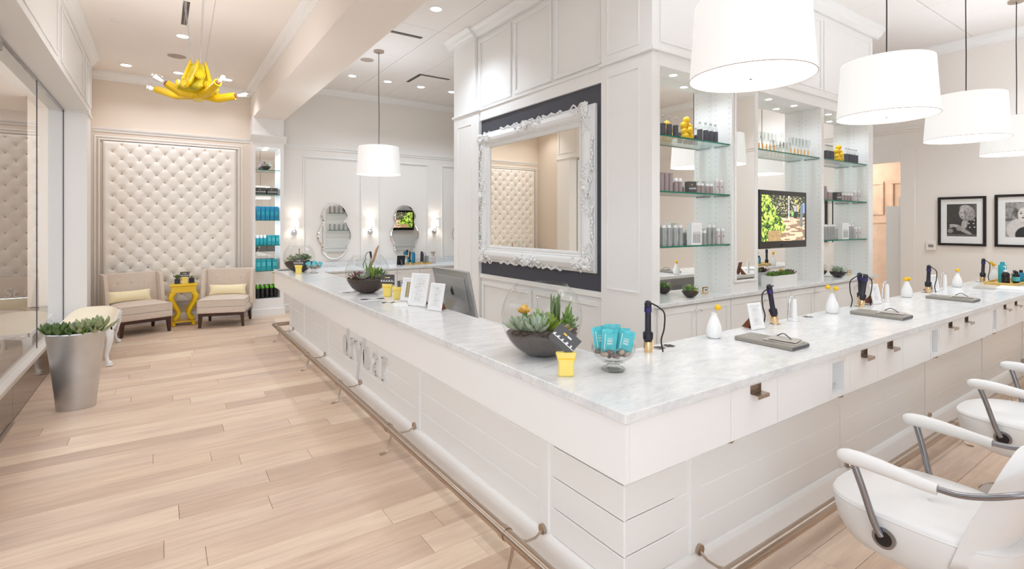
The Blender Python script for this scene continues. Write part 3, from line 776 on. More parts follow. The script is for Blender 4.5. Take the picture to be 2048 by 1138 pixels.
for sx in (-1, 1):
    for y in (-.66, .66):
        sy = 1 if y > 0 else -1
        pts = []; rs = []
        for (d, zz, r) in ((0, .43, .036), (.022, .38, .042), (.024, .30, .034), (.008, .2, .024), (-.008, .12, .018), (.0, .06, .018), (.02, .03, .026), (.032, .02, .026)):
            pts.append((sx * (.205 + d), y + sy * d * .8, zz)); rs.append(r)
        lg = MB().tube(pts, rs, 10).build('leg', 'plaster_white', bn, smooth=1.5)
        MB().ball((sx * .245, y + sy * .03, .38), (.02, .02, .035), 8, 6).ball((sx * .225, y + sy * .02, .015), (.035, .03, .015), 10, 6).build('leg_carving', 'plaster_white', lg, smooth=2)

# galvanised planter with succulents
pl = thing('metal_planter', 'tall oval galvanised planter filled with succulents by the shop window', 'planter', (-.605, 5.79, 0))
MB().lathe([(.0, 0), (.132, 0), (.135, .012), (.164, .30), (.204, .645), (.209, .655), (.204, .66), (.198, .655), (.19, .6)], 48, (0, 0, 0), 1, .62).build('bucket', 'galvanised', pl, smooth=.9)
MB().lathe([(.191, .60), (.12, .625), (.001, .63)], 32, (0, 0, 0), 1, .62, cap=False).build('soil', 'soil', pl, smooth=2)
pr = random.Random(3)
for (x, y, R, n, mt, t0, t1) in ((-.20, -.02, .12, 30, 'leaf_dark', .5, 1.45), (-.13, -.07, .12, 30, 'leaf_dark', .4, 1.45), (-.08, .06, .11, 18, 'leaf_dark', .5, 1.4), (-.01, .03, .11, 20, 'leaf_blue', .3, 1.3),
                           (.03, -.06, .13, 18, 'leaf_grey', .2, 1.3), (.11, .0, .14, 20, 'leaf_grey', .45, 1.4), (.19, -.01, .15, 16, 'leaf_grey', .45, 1.35), (.15, -.08, .10, 14, 'leaf_grey', .2, 1.2),
                           (-.04, -.1, .09, 16, 'leaf_dark', .15, 1.2), (.07, .08, .10, 16, 'leaf_mid', .4, 1.3), (-.22, .05, .09, 14, 'leaf_mid', .2, 1.2), (.06, -.11, .07, 12, 'leaf_mid', .1, 1.1)):
    MB().rosette((x * .82, y * .82, .64), R * 1.2, n, t0 + .12, t1, .34, pr).build('succulent', mt, pl)

# yellow chandelier
RV, FV = Vector((.825, -.565, 0)), Vector((.565, .825, 0))
HB = Vector((.298, 5.856, 2.86))
ch = thing('chandelier', 'yellow sculptural chandelier with bare bulbs hanging in the lounge', 'chandelier', HB)
bd = MB()
bd.lathe([(.0, -.06), (.05, -.055), (.07, -.02), (.055, .01), (.04, .04)], 20)
bd.build('hub', 'yellow_lacquer', ch, smooth=1)
MB().lathe([(.0, -.075), (.045, -.07), (.05, -.05), (.03, -.04)], 16).build('hub_cap', 'yellow_plastic', ch, smooth=1)
cw = MB(); n_ = 60
rows = ((.05, .0), (.15, .012), (.165, .045), (.125, .085), (.10, .13), (.088, .18), (.078, .23), (.062, .27), (.03, .29), (.005, .29))
vs_ = []
for j, (rr, zz) in enumerate(rows):
    for i in range(n_):
        a = 2 * PI * i / n_; q = 1 + .2 * math.sin(a * 6) + .05 * math.sin(a * 18 + j * .8)
        vs_.append((rr * q * math.cos(a + .12 * j), rr * q * math.sin(a + .12 * j), zz))
cw.add(vs_, [(j * n_ + i, j * n_ + (i + 1) % n_, (j + 1) * n_ + (i + 1) % n_, (j + 1) * n_ + i) for j in range(len(rows) - 1) for i in range(n_)])
cw.build('ruffled_body', 'yellow_body', ch, smooth=1.5)
for i in range(5):
    a = i * 2 * PI / 5 + .3
    MB().tube([((.185 - .125 * f ** .6) * math.cos(a + .6 * f), (.185 - .125 * f ** .6) * math.sin(a + .6 * f), .03 + .29 * f) for f in [k * .125 for k in range(9)]], [.012, .02, .016, .02, .014, .018, .014, .012, .006], 8).build('scroll_rib', 'yellow_lacquer', ch, smooth=1.5)
for i, (r, f, z) in enumerate(((-.02, -.16, .06), (-.15, -.05, .08), (.08, -.10, .16), (.14, -.07, .06))):
    c = RV * r + FV * f + Vector((0, 0, z)); d = (c - Vector((0, 0, z))).normalized()
    MB().cyl(c, c + d * .02, .045, n=24).build('gear_disc', 'yellow_lacquer', ch); g = MB()
    for q in range(14):
        a = q * 2 * PI / 14; s1 = d.cross(Vector((0, 0, 1))).normalized(); off = s1 * math.cos(a) * .036 + Vector((0, 0, 1)) * math.sin(a) * .036
        g.ball(c + d * .02 + off, .004, 6, 4)
    g.build('gear_studs', 'brown_board', ch)['kind'] = 'stuff'
for i, (px, py, f) in enumerate(((313, 160, -.22), (303, 178, .25), (444, 160, -.24), (486, 193, .08), (420, 176, .42))):
    dd = 5.0 + f; e = FV * dd + RV * ((px - 1024) / 1025. * dd) + Vector((0, 0, 1.6 + (446 - py) * dd / 1025.)) - HB   # bulb centre
    e -= e.normalized() * .075; d = e.normalized(); st = Vector((d.x, d.y, 0)) * .05 + Vector((0, 0, -.01))
    mid = st.lerp(e, .45) + Vector((0, 0, -.03))
    arm = MB().tube([st, mid, e], [.045, .042, .036], 16).build('arm', 'yellow_lacquer', ch, smooth=1)
    d2 = (e - mid).normalized()
    MB().tube([e - d2 * .01, e + d2 * .012], [.026, .022], 12).build('socket', 'brown_board', arm, smooth=SM)
    q = d2.to_track_quat('Z', 'Y')
    MB().ball(e + d2 * .075, (.036, .036, .052), 14, 9, q).build('bulb', 'clear_glass', arm, smooth=2)
    fm = MB()
    for k2 in range(5):
        a = k2 * 2 * PI / 5
        fm.tube([e + d2 * .03 + q @ Vector((.006 * math.cos(a), .006 * math.sin(a), 0)), e + d2 * .105 + q @ Vector((.016 * math.cos(a), .016 * math.sin(a), 0))], .0035, 5)
    fm.build('filament', 'bulb_on', arm)
    l = point('bulb_light', e + d2 * .15, 3, WARM, .02); l.parent = ch
for i in range(5):
    a = i * 2 * PI / 5
    MB().tube([(.06 * math.cos(a), .06 * math.sin(a), .3), (.16 * math.cos(a), .16 * math.sin(a), CEIL_L - HB.z)], .0025, 5).build('suspension_wire', 'aluminium', ch)
MB().lathe([(.2, 0), (.2, -.02), (.18, -.03), (0.001, -.03)], 28, (0, 0, CEIL_L - HB.z)).build('canopy', 'white_satin', ch, smooth=SM)

# shelf column between lounge and vanity
sc = thing('shelf_column', 'white display column with a mirrored niche and glass shelves below the beam', 'shelf', (1.525, 9.80, 0))
CX0, CX1, CY = 1.28, 1.77, 9.65
OX0, OX1, OZ0, OZ1 = 1.324, 1.712, .30, 2.90
MB().box(CX0, OX0, CY, BY, 0, 3.40).build('side_panel', 'white_satin', sc, world=True)
MB().box(OX1, CX1, CY, BY, 0, 3.40).build('side_panel', 'white_satin', sc, world=True)
MB().box(OX0, OX1, CY, BY, OZ1, 3.40).build('header', 'white_satin', sc, world=True)
MB().box(OX0, OX1, CY, BY, 0, OZ0).build('plinth', 'white_satin', sc, world=True)
MB().box(CX0 - .02, CX1 + .02, CY - .02, CY, 0, .13).box(CX1, CX1 + .02, CY, BY - .02, 0, .13).build('baseboard', 'white_satin', sc, world=True, bevel=.005)
MB().prism([(CY, 2.98), (CY - .05, 3.09), (CY - .05, 3.11), (CY, 3.11)], 'x', CX0 - .04, CX1 + .04).build('cap_moulding', 'white_satin', sc, world=True)
MB().box(OX0, OX1, BY - .055, BY - .05, OZ0, OZ1).build('back_mirror', 'mirror', sc, world=True)
CSH = (2.516, 2.093, 1.652, 1.22, .779)
for z in CSH:
    s1 = MB().box(OX0 + .002, OX1 - .002, CY + .012, BY - .056, z - .01, z).build('glass_shelf', 'shelf_glass', sc, world=True)
    e = MB().box(OX0 + .002, OX1 - .002, CY + .008, CY + .012, z - .0105, z + .0005).build('shelf_edge', 'shelf_edge', s1)
    e.data.transform(Matrix.Translation(-Vector(sc.location)))
MB().lathe([(.033, -.001), (.033, -.008)], 20, (1.52, CY + .12, OZ1)).build('niche_lamp', 'lamp_on', sc, world=True)
spot('column_light', (1.52, CY + .12, OZ1 - .03), 8, NEUT, 150, .8, .03)
for z in CSH[1:3]: spot('column_shelf_light', (1.52, CY + .04, z - .02), 2.5, NEUT, 160, .8, .02)

# ================================================================ BAR COUNTER
CT = .93
AX, AY, BX, BYY, EX, EY = 1.343, 1.257, 1.845, 1.886, 8.75, 8.07
bar = thing('bar_counter', 'long white L-shaped bar counter with a marble top and raised lettering', 'counter', (1.6, 1.6, 0))
MB().prism([(AX, AY), (EX, AY), (EX, BYY), (BX, BYY), (BX, EY), (AX, EY)], 'z', CT - .04, CT).build('marble_top', 'marble', bar, world=True, smooth=.5, bevel=.004)
FO = .012; FZ0, FZ1 = .672, CT - .04
def BX_(nm, mat, *b, bevel=0, parent=None):
    return MB().box(*b).build(nm, mat, parent or bar, world=True if parent is None else False, bevel=bevel)
# fascia: left run, its end, and the right run cut into drawers, panels and dryer holders
BX_('fascia_board', 'white_satin', AX + FO, AX + FO + .02, AY + FO, EY - FO, FZ0, FZ1)
BX_('fascia_board', 'white_satin', AX + FO + .02, BX - .01, EY - FO - .02, EY - FO, FZ0, FZ1)
BX_('under_board', 'white_paint', AX + FO + .02, BX - .01, AY + .2, EY - FO - .02, FZ0, FZ0 + .015)
BX_('under_board', 'white_paint', AX + .2, EX, AY + FO + .02, BYY - .01, FZ0, FZ0 + .015)
F0, F1 = AY + FO, AY + FO + .02
def panel(a, b): BX_('fascia_panel', 'white_satin', a + .0015, b - .0015, F0, F1, FZ0, FZ1)
def drawer(a, b, hx):
    d = MB(); hz0, hz1 = .845, .882; h0, h1 = hx - .045, hx + .045
    for q in ((a + .0015, h0, FZ0, FZ1), (h1, b - .0015, FZ0, FZ1), (h0, h1, FZ0, hz0), (h0, h1, hz1, FZ1)): d.box(q[0], q[1], F0, F1, q[2], q[3])
    d = d.build('drawer_front', 'white_satin', bar, world=True)
    h = MB().box(h0, h1, F0 + .03, F0 + .034, hz0, hz1).box(h0, h0 + .003, F0 + .001, F0 + .03, hz0, hz1).box(h1 - .003, h1, F0 + .001, F0 + .03, hz0, hz1).box(h0, h1, F0 + .001, F0 + .03, hz0, hz0 + .003)
    cup = h.build('handle_cup', 'nickel', d); cup.data.transform(Matrix.Translation(-Vector(bar.location)))
    h = MB().box(h0, h1, F0 - .035, F0 + .002, hz0 - .001, hz0 + .002).box(h0, h1, F0 - .038, F0 - .035, hz0 - .014, hz0 + .002)
    h = h.build('pull_tab', 'nickel', d); h.data.transform(Matrix.Translation(-Vector(bar.location)))
def holder(a, b):
    # white surround with a recessed pocket: five inner faces
    m = MB().ring('y', F0, a, b, FZ0 + .002, FZ1 - .002, .026, .02)
    i0, i1, k0, k1 = a + .026, b - .026, FZ0 + .028, FZ1 - .028; y0, y1 = F0 + .02, F0 + .07
    m.box(i0 - .004, i1 + .004, y1, y1 + .004, k0 - .004, k1 + .004)
    m.box(i0 - .004, i0, y0, y1, k0, k1).box(i1, i1 + .004, y0, y1, k0, k1).box(i0 - .004, i1 + .004, y0, y1, k0 - .004, k0).box(i0 - .004, i1 + .004, y0, y1, k1, k1 + .004)
    h = m.build('dryer_holder', 'porcelain', bar, world=True)
    r = MB(); c = ((a + b) / 2, F0 + .03, FZ0 + .062)
    r.tube([(c[0] + .026 * math.cos(t), c[1] + .012 * math.sin(t), c[2]) for t in [i * PI / 6 for i in range(12)]], .003, 6, True)
    r.ball((c[0], F0 + .04, c[2] - .02), (.015, .006, .012), 8, 5)
    r = r.build('holder_ring', 'chrome', h, smooth=SM); r.data.transform(Matrix.Translation(-Vector(bar.location)))
panel(AX + FO + .02, 1.994); drawer(1.994, 2.365, 2.185); panel(2.365, 2.88); holder(2.88, 3.065)
for o in (0, 1.43, 2.83):
    a = 3.065 + o
    panel(a, a + .04); drawer(a + .04, a + .405, a + .225); drawer(a + .405, a + .775, a + .585); panel(a + .775, a + 1.25 + (0 if o < 2 else .2))
    if o < 2.5: holder(a + 1.25 + .005, a + 1.25 + .175 - (.025 if o > 1 else 0))
panel(7.345, EX)
# base: boards with open joints between stiles, cove baseboard
GXB, GYB = AX + .165, AY + .165
BX_('base_core', 'white_paint', GXB + .0075, BX - .02, GYB + .0075, 7.80 - .02, 0, FZ0)
BX_('base_core', 'white_paint', GXB + .0075, EX, GYB + .0075, BYY - .02, 0, FZ0)
BZ = (.135, .268, .412, .556, FZ0)
LS = (GYB, 1.90, 3.36, 5.76, 6.90, 7.80)
for a, b in zip(LS[:-1], LS[1:]):
    for z0, z1 in zip(BZ[:-1], BZ[1:]):
        MB().box(GXB + .004, GXB + .02, a + (.07 if a > GYB + .01 else 0.0), b - .012, z0 + .0004, z1 - .0004).build('base_board', 'white_paint', bar, world=True, bevel=.0042)
    if a > GYB + .01: MB().box(GXB - .004, GXB + .02, a - .005, a + .065, .135, FZ0).build('base_stile', 'white_paint', bar, world=True, bevel=.002)
MB().box(GXB - .004, GXB + .02, 7.73, 7.80, .135, FZ0).build('base_stile', 'white_paint', bar, world=True, bevel=.002)
for z0, z1 in zip(BZ[:-1], BZ[1:]):
    MB().box(GXB + .02, BX - .02, 7.785, 7.80, z0 + .0004, z1 - .0004).build('base_board', 'white_paint', bar, world=True, bevel=.0042)
RS = (GXB, 1.93, 3.36, 4.74, 6.13, 7.52, EX)
for a, b in zip(RS[:-1], RS[1:]):
    for z0, z1 in zip(BZ[:-1], BZ[1:]):
        MB().box(a + (.07 if a > GXB + .01 else .02), b - .012, GYB + .004, GYB + .02, z0 + .0004, z1 - .0004).build('base_board', 'white_paint', bar, world=True, bevel=.0042)
    if a > GXB + .01: MB().box(a - .005, a + .065, GYB - .004, GYB + .02, .135, FZ0).build('base_stile', 'white_paint', bar, world=True, bevel=.002)
cv = lambda f: [(f - .018, 0), (f - .018, .105), (f - .014, .118), (f - .004, .132), (f + .018, .138), (f + .018, 0)]
MB().prism([(p[0], p[1]) for p in cv(GXB)], 'y', GYB - .018, 7.815).build('baseboard', 'white_paint', bar, world=True, smooth=.5)
MB().prism([(p[0], p[1]) for p in cv(GYB)], 'x', GXB - .018, EX).build('baseboard', 'white_paint', bar, world=True, smooth=.5)
# hooks under the right run
for x in (2.02, 3.05, 4.50, 5.9):
    MB().tube([(x, AY + .10, FZ0), (x, AY + .09, FZ0 - .02), (x + .01, AY + .06, FZ0 - .028), (x + .02, AY + .035, FZ0 - .022), (x + .02, AY + .03, FZ0 - .012)], .004, 6).build('coat_hook', 'nickel', bar, world=True, smooth=SM)
# raised letters d r y b a r on the left run (thick stems, thin joins)
LX = GXB + .004
def stroke(m, pts, ws):
    """ribbon in the plane x=LX; pts (y, z) in reading direction; widths; pushed out .022"""
    n = len(pts); A = []; B = []
    for i, p in enumerate(pts):
        q0 = pts[max(0, i - 1)]; q1 = pts[min(n - 1, i + 1)]; dx, dz = q1[0] - q0[0], q1[1] - q0[1]; l = math.hypot(dx, dz) or 1
        nx_, nz_ = -dz / l, dx / l; w = ws[i] / 2
        A.append((p[0] + nx_ * w, p[1] + nz_ * w)); B.append((p[0] - nx_ * w, p[1] - nz_ * w))
    for i in range(n - 1):
        poly = [A[i], A[i + 1], B[i + 1], B[i]]
        m.prism(poly, 'x', LX, LX - .018)
def bowl(cy, cz, ry, rz, a0, a1, n=16, thick=.044, thin=.013):
    pts = []; ws = []
    for i in range(n + 1):
        a = a0 + (a1 - a0) * i / n; pts.append((cy - ry * math.cos(a), cz + rz * math.sin(a))); ws.append(thin + (thick - thin) * abs(math.cos(a)) ** 1.3)
    return pts, ws
ZB, ZX, ZA = .31, .50, .585      # baseline, x-height, ascender
def letter(ch, y):  # y is the left edge; letters run towards -y
    m = MB(); st = lambda yy, z0, z1, w=.036: stroke(m, [(yy, z0), (yy, z1)], [w, w])
    sf = lambda yy, zz, w=.07: stroke(m, [(yy + w / 2, zz), (yy - w / 2, zz)], [.012, .012])
    cz = (ZB + ZX) / 2; rz = (ZX - ZB) / 2
    if ch == 'd':
        stroke(m, *bowl(y - .075, cz, -.055, rz - .004, 0, 2 * PI, 24)); st(y - .145, ZB, ZA + .02); sf(y - .13, ZA + .02, .05); sf(y - .155, ZB + .003, .05)
    if ch == 'b':
        stroke(m, *bowl(y - .09, cz, -.055, rz - .004, 0, 2 * PI, 24)); st(y - .022, ZB, ZA + .02); sf(y - .012, ZA + .02, .05)
    if ch == 'r':
        st(y - .02, ZB, ZX); sf(y - .02, ZB + .003, .08); sf(y - .008, ZX - .003, .04)
        stroke(m, [(y - .035, ZX - .06), (y - .05, ZX - .02), (y - .075, ZX - .004), (y - .095, ZX - .012), (y - .1, ZX - .04)], [.012, .016, .024, .034, .032])
    if ch == 'y':
        stroke(m, [(y - .005, ZX), (y - .075, ZB + .01)], [.036, .036]); stroke(m, [(y - .165, ZX + .02), (y - .04, ZB - .16)], [.024, .024]); sf(y - .005, ZX - .003, .06); sf(y - .15, ZX - .003, .05)
    if ch == 'a':
        st(y - .1, ZB, ZX - .05); stroke(m, [(y - .1, ZX - .05), (y - .09, ZX - .012), (y - .06, ZX - .004), (y - .028, ZX - .02), (y - .022, ZX - .05)], [.036, .026, .016, .026, .028])
        stroke(m, [(y - .1, ZX - .085), (y - .06, ZX - .1), (y - .025, ZB + .06), (y - .03, ZB + .02), (y - .06, ZB + .006), (y - .1, ZB + .04)], [.012, .016, .04, .036, .016, .012]); sf(y - .115, ZB + .003, .05)
    m.build('letter_' + ch, 'letter_white', bar, world=True)
for c, y in zip('drybar', (5.17, 4.92, 4.78, 4.56, 4.32, 4.08)): letter(c, y)

# foot rail
fr = thing('foot_rail', 'brushed metal foot rail on brackets running along the bar counter', 'foot rail', (1.33, 1.245, 0))
RXX, RYY, RZ, RR = 1.33, 1.243, .15, .027
def pipe(a, b): MB().cyl(a, b, RR, n=20).build('rail_pipe', 'nickel', fr, world=True, smooth=SM)
ybr = (7.52, 5.86, 4.65, 3.43, 1.93); xbr = (1.98, 3.43, 4.79, 6.15, 7.5)
cut = [7.95] + [yy + .07 for yy in ybr[1:]] + [RYY]
for a, b in zip(cut[:-1], cut[1:]): pipe((RXX, a, RZ), (RXX, b, RZ))
cut = [RXX] + [xx - .1 for xx in xbr[0:]] + [EX]
for a, b in zip(cut[:-1], cut[1:]): pipe((a, RYY, RZ), (b, RYY, RZ))
MB().ball((RXX, RYY, RZ), RR * 1.02, 16, 10).ball((RXX, 7.95, RZ), RR * 1.02, 16, 10).build('rail_elbow', 'nickel', fr, world=True, smooth=2)
pipe((RXX, 7.95, RZ), (GXB + .1, 7.95, RZ))
for yy in ybr:
    MB().cyl((RXX, yy + .05, RZ), (RXX, yy + .09, RZ), RR * 1.16, n=20).build('collar', 'nickel', fr, world=True, smooth=SM)
    b = MB().tube([(GXB - .01, yy, .14), (GXB - .05, yy, .118), (GXB - .1, yy, .118), (RXX + .02, yy, RZ - .012)], .006, 8).build('bracket', 'nickel', fr, world=True, smooth=SM)
    e = MB().cyl((GXB - .005, yy, .145), (GXB - .018, yy, .145), .024, n=16).build('wall_flange', 'nickel', b, smooth=SM); e.data.transform(Matrix.Translation(-Vector(fr.location)))
    b = MB().tube([(RXX, yy, RZ - .02), (RXX - .012, yy, .08), (RXX - .03, yy, .02), (RXX - .05, yy, .008), (RXX - .085, yy, .004)], [.009, .007, .006, .006, .008], 8).build('foot', 'nickel', fr, world=True, smooth=SM)
for xx in xbr:
    MB().cyl((xx - .12, RYY, RZ), (xx - .08, RYY, RZ), RR * 1.16, n=20).build('collar', 'nickel', fr, world=True, smooth=SM)
    b = MB().tube([(xx, GYB - .01, .14), (xx, GYB - .05, .118), (xx, GYB - .1, .118), (xx, RYY + .02, RZ - .012)], .006, 8).build('bracket', 'nickel', fr, world=True, smooth=SM)
    e = MB().cyl((xx, GYB - .005, .145), (xx, GYB - .018, .145), .024, n=16).build('wall_flange', 'nickel', b, smooth=SM); e.data.transform(Matrix.Translation(-Vector(fr.location)))
    MB().tube([(xx, RYY, RZ - .02), (xx, RYY - .012, .08), (xx, RYY - .03, .02), (xx, RYY - .05, .008), (xx, RYY - .085, .004)], [.009, .007, .006, .006, .008], 8).build('foot', 'nickel', fr, world=True, smooth=SM)

# ================================================================ PENDANT LAMPS
def pendant_lamp(label):
    """origin at the centre of the shade's lower rim"""
    t = thing('pendant_lamp', label, 'pendant lamp', (0, 0, 0), 0, 'white drum pendant lamps')
    MB().lathe([(.315, 0), (.30, .20), (.288, .40)], 64, cap=False).build('shade', 'shade_fabric', t, smooth=1)
    MB().tube([(.315 * math.cos(i * PI / 32), .315 * math.sin(i * PI / 32), 0) for i in range(64)], .0025, 5, True).build('rim_wire', 'grille_grey', t)
    MB().lathe([(.313, .004), (.298, .006), (.001, .0065)], 64, cap=False).build('diffuser', 'shade_inner', t, smooth=1)
    MB().ball((0, 0, -.004), (.009, .009, .007), 10, 6).build('finial', 'nickel', t, smooth=2)
    MB().lathe([(.287, .399), (.03, .398), (.001, .398)], 48, cap=False).build('top_disc', 'pendant_glow', t, smooth=1)  # unseen glowing disc added to throw lamp light up at the ceiling
    return t
def finish_pendant(t, zc, w):
    h = zc - t.location.z
    MB().tube([(0, 0, .395), (.004, 0, .395 + (h - .395) * .3), (-.003, .002, .395 + (h - .395) * .65), (0, 0, h)], .0045, 6).build('cord', 'black', t, smooth=SM)
    MB().lathe([(.075, h), (.075, h - .022), (.06, h - .028), (.001, h - .028)], 24).build('canopy', 'nickel', t, smooth=SM)
p0 = pendant_lamp('white drum pendant lamp nearest the counter corner, cut by the frame top')
PY = 1.56
ps = []
specs = [((1.69 * PY, PY, 2.385), None), ((2.833 * PY, PY, 2.385), 'second white drum pendant over the bar counter, right of the largest one'),
         ((3.992 * PY, PY, 2.385), 'third white drum pendant over the bar counter, before the beige wall'), ((5.12 * PY, PY, 2.385), 'farthest white drum pendant over the bar counter, cut by the right edge'),
         ((2.63, 7.29, 2.31), 'white drum pendant hanging over the far end of the bar by the vanity mirrors')]
for i, (l, lb) in enumerate(specs):
    t = p0 if i == 0 else copy_tree(p0, l, 0, lb)
    t.location = l; ps.append(t)
for i, t in enumerate(ps): finish_pendant(t, CEIL_R, 9)

# ================================================================ SALON CHAIRS
def salon_chair(label):
    """faces +y; origin on the floor under the column"""
    t = thing('salon_chair', label, 'chair', (0, 0, 0), 0, 'white salon chairs')
    def section(u, ang):  # super-ellipse
        return (math.copysign(abs(math.cos(ang)) ** .72, math.cos(ang)), math.copysign(abs(math.sin(ang)) ** .72, math.sin(ang)))
    m = MB(); n = 36; prof = ((.30, .275), (.62, .285), (.84, .32), (.95, .38), (1.0, .45), (1.0, .485), (.985, .497), (.95, .503), (.6, .506), (0.001, .506))
    vs = []; fs = []
    for s, z in prof:
        for i in range(n):
            a = 2 * PI * i / n; cx, sy = section(0, a)
            yy = .05 + sy * .30 * (s if s > .5 else s * 1.1); zz = z + (.0 if z < .49 else -.012 * (sy ** 2))
            vs.append((cx * .272 * s, yy, zz))
    k = len(prof)
    fs = [(j * n + i, j * n + (i + 1) % n, (j + 1) * n + (i + 1) % n, (j + 1) * n + i) for j in range(k - 1) for i in range(n)] + [tuple(range(n - 1, -1, -1))]
    st = m.add(vs, fs).build('seat', 'leather_white', t, smooth=1.2)
    pipe_pts = []
    for i in range(n):
        a = 2 * PI * i / n; cx, sy = section(0, a); pipe_pts.append((cx * .272, .05 + sy * .30, .488 - .012 * sy * sy))
    MB().tube(pipe_pts, .0035, 5, True).build('piping', 'leather_white', st, smooth=1)
    # wrapped backrest
    m = MB(); nu, nv = 20, 12; vs = []
    for side in (0, 1):
        for j in range(nv + 1):
            v = j / nv; z = .40 + .50 * v; lean = -.16 - .20 * v ** 1.1
            hw = .262 * (1 - .10 * v ** 3) * (1 if v < .85 else math.sqrt(max(0, 1 - ((v - .85) / .15) ** 2 * .35)))
            for i in range(nu + 1):
                u = i / nu * 2 - 1
                wrap = (.07 + .045 * v) * abs(u) ** 2.4
                th = .075 * (1 - .35 * v) * (1 - abs(u) ** 6) ** .5
                zz = z - (.05 * abs(u) ** 3 * v)
                vs.append((u * hw, lean + wrap + (th / 2 if side == 0 else -th / 2), zz))
    N1 = (nu + 1) * (nv + 1); fs = []
    for side in (0, 1):
        for j in range(nv):
            for i in range(nu):
                q = (side * N1 + j * (nu + 1) + i, side * N1 + j * (nu + 1) + i + 1, side * N1 + (j + 1) * (nu + 1) + i + 1, side * N1 + (j + 1) * (nu + 1) + i)
                fs.append(q[::-1] if side == 0 else q)
    for i in range(nu):
        a = nv * (nu + 1) + i; fs.append((a, a + 1, N1 + a + 1, N1 + a)); fs.append((i, N1 + i, N1 + i + 1, i + 1))
    for j in range(nv):
        for i in (0, nu):
            a = j * (nu + 1) + i; b = a + nu + 1; fs.append((a, N1 + a, N1 + b, b) if i else (a, b, N1 + b, N1 + a))
    m.add(vs, fs).build('backrest', 'leather_white', t, smooth=1.6)
    for sx in (-1, 1):
        x = sx * .325
        MB().tube([(x, .238, .694), (x, .234, .695), (x, .222, .697), (x, .20, .70), (x, .16, .702), (x, .10, .70), (x, .03, .695), (x, -.03, .69), (x * .99, -.075, .688)], [.004, .016, .024, .028, .0285, .027, .024, .021, .0195], 16).build('armrest', 'leather_white', t, smooth=1.2)
        MB().tube(curve([(x * .99, -.06, .689), (x * .99, -.13, .693), (x * .985, -.20, .715), (x * .95, -.27, .748), (x * .82, -.335, .775), (x * .5, -.375, .79), (0, -.385, .795)]), .0105, 10).build('arm_tube', 'grey_metal', t, smooth=1)
        MB().tube(curve([(x * .985, .185, .68), (x * .955, .16, .60), (x * .90, .125, .47), (x * .872, .105, .425)]), .0125, 10).build('arm_strut', 'grey_metal', t, smooth=1)
        c = MB().cyl((sx * .255, .10, .415), (sx * .279, .10, .415), .038, n=24).build('pivot_cup', 'grey_metal', t, smooth=SM)
        MB().cyl((sx * .2785, .10, .415), (sx * .2805, .10, .415), .028, n=20).build('pivot_hole', 'black', c, smooth=SM)
    MB().lathe([(.055, .0), (.055, .20), (.05, .22), (.05, .275)], 28).build('column', 'chrome', t, smooth=SM)
    MB().lathe([(.26, 0), (.26, .012), (.24, .02), (.06, .028), (.06, .03)], 48).build('base_disc', 'chrome', t, smooth=SM)
    MB().cyl((.0, -.05, .245), (.0, -.10, .235), .008, n=10).ball((0, -.105, .234), .014, 10, 6).build('lift_lever', 'black', t, smooth=SM)
    return t
sch = salon_chair('white leather salon chair nearest the camera at the bar')
sch.location = (2.515, .70, 0)
copy_tree(sch, (4.09, .70, 0), 0, 'second white leather salon chair at the bar, behind the nearest one')
copy_tree(sch, (5.60, .70, 0), 0, 'third white leather salon chair at the bar, mostly outside the right edge')

# ================================================================ ORNATE MIRROR
om = thing('ornate_mirror', 'large white baroque-framed mirror on the dark slate panel', 'mirror', (TX + .045, 4.54, 1.92))
OY0, OY1, OZ0m, OZ1m = 3.535, 5.575, 1.125, 2.73
XW = TX + .045
MB().box(XW - .035, XW - .03, OY0 + .14, OY1 - .14, OZ0m + .14, OZ1m - .14).build('mirror_glass', 'mirror_warm', om, world=True)
prof = [(0, .0), (0, .028), (.012, .036), (.024, .036), (.03, .062), (.055, .082), (.085, .094), (.115, .088), (.135, .072), (.147, .06), (.155, .062), (.163, .054), (.172, .058), (.185, .056), (.20, .046), (.20, .03)]
m = MB(); cs = [(OY0, OZ0m, 1, 1), (OY1, OZ0m, -1, 1), (OY1, OZ1m, -1, -1), (OY0, OZ1m, 1, -1)]
k = len(prof)
m.add([(XW - h, y + sy * w, z + sz * w) for (y, z, sy, sz) in cs for (w, h) in prof], [(c * k + i, c * k + i + 1, ((c + 1) % 4) * k + i + 1, ((c + 1) % 4) * k + i) for c in range(4) for i in range(k - 1)])
m.build('frame', 'plaster_white', om, world=True, smooth=.5)
beads = MB()
for i in range(110):
    f = i / 109; y = OY0 + .15 + (OY1 - OY0 - .3) * f
    for z in (OZ0m + .15, OZ1m - .15): beads.ball((XW - .062, y, z), (.006, .006, .006), 6, 4)
for i in range(85):
    f = i / 84; z = OZ0m + .15 + (OZ1m - OZ0m - .3) * f
    for y in (OY0 + .15, OY1 - .15): beads.ball((XW - .062, y, z), (.006, .006, .006), 6, 4)
beads.build('bead_moulding', 'plaster_white', om, world=True, smooth=2)['kind'] = 'stuff'
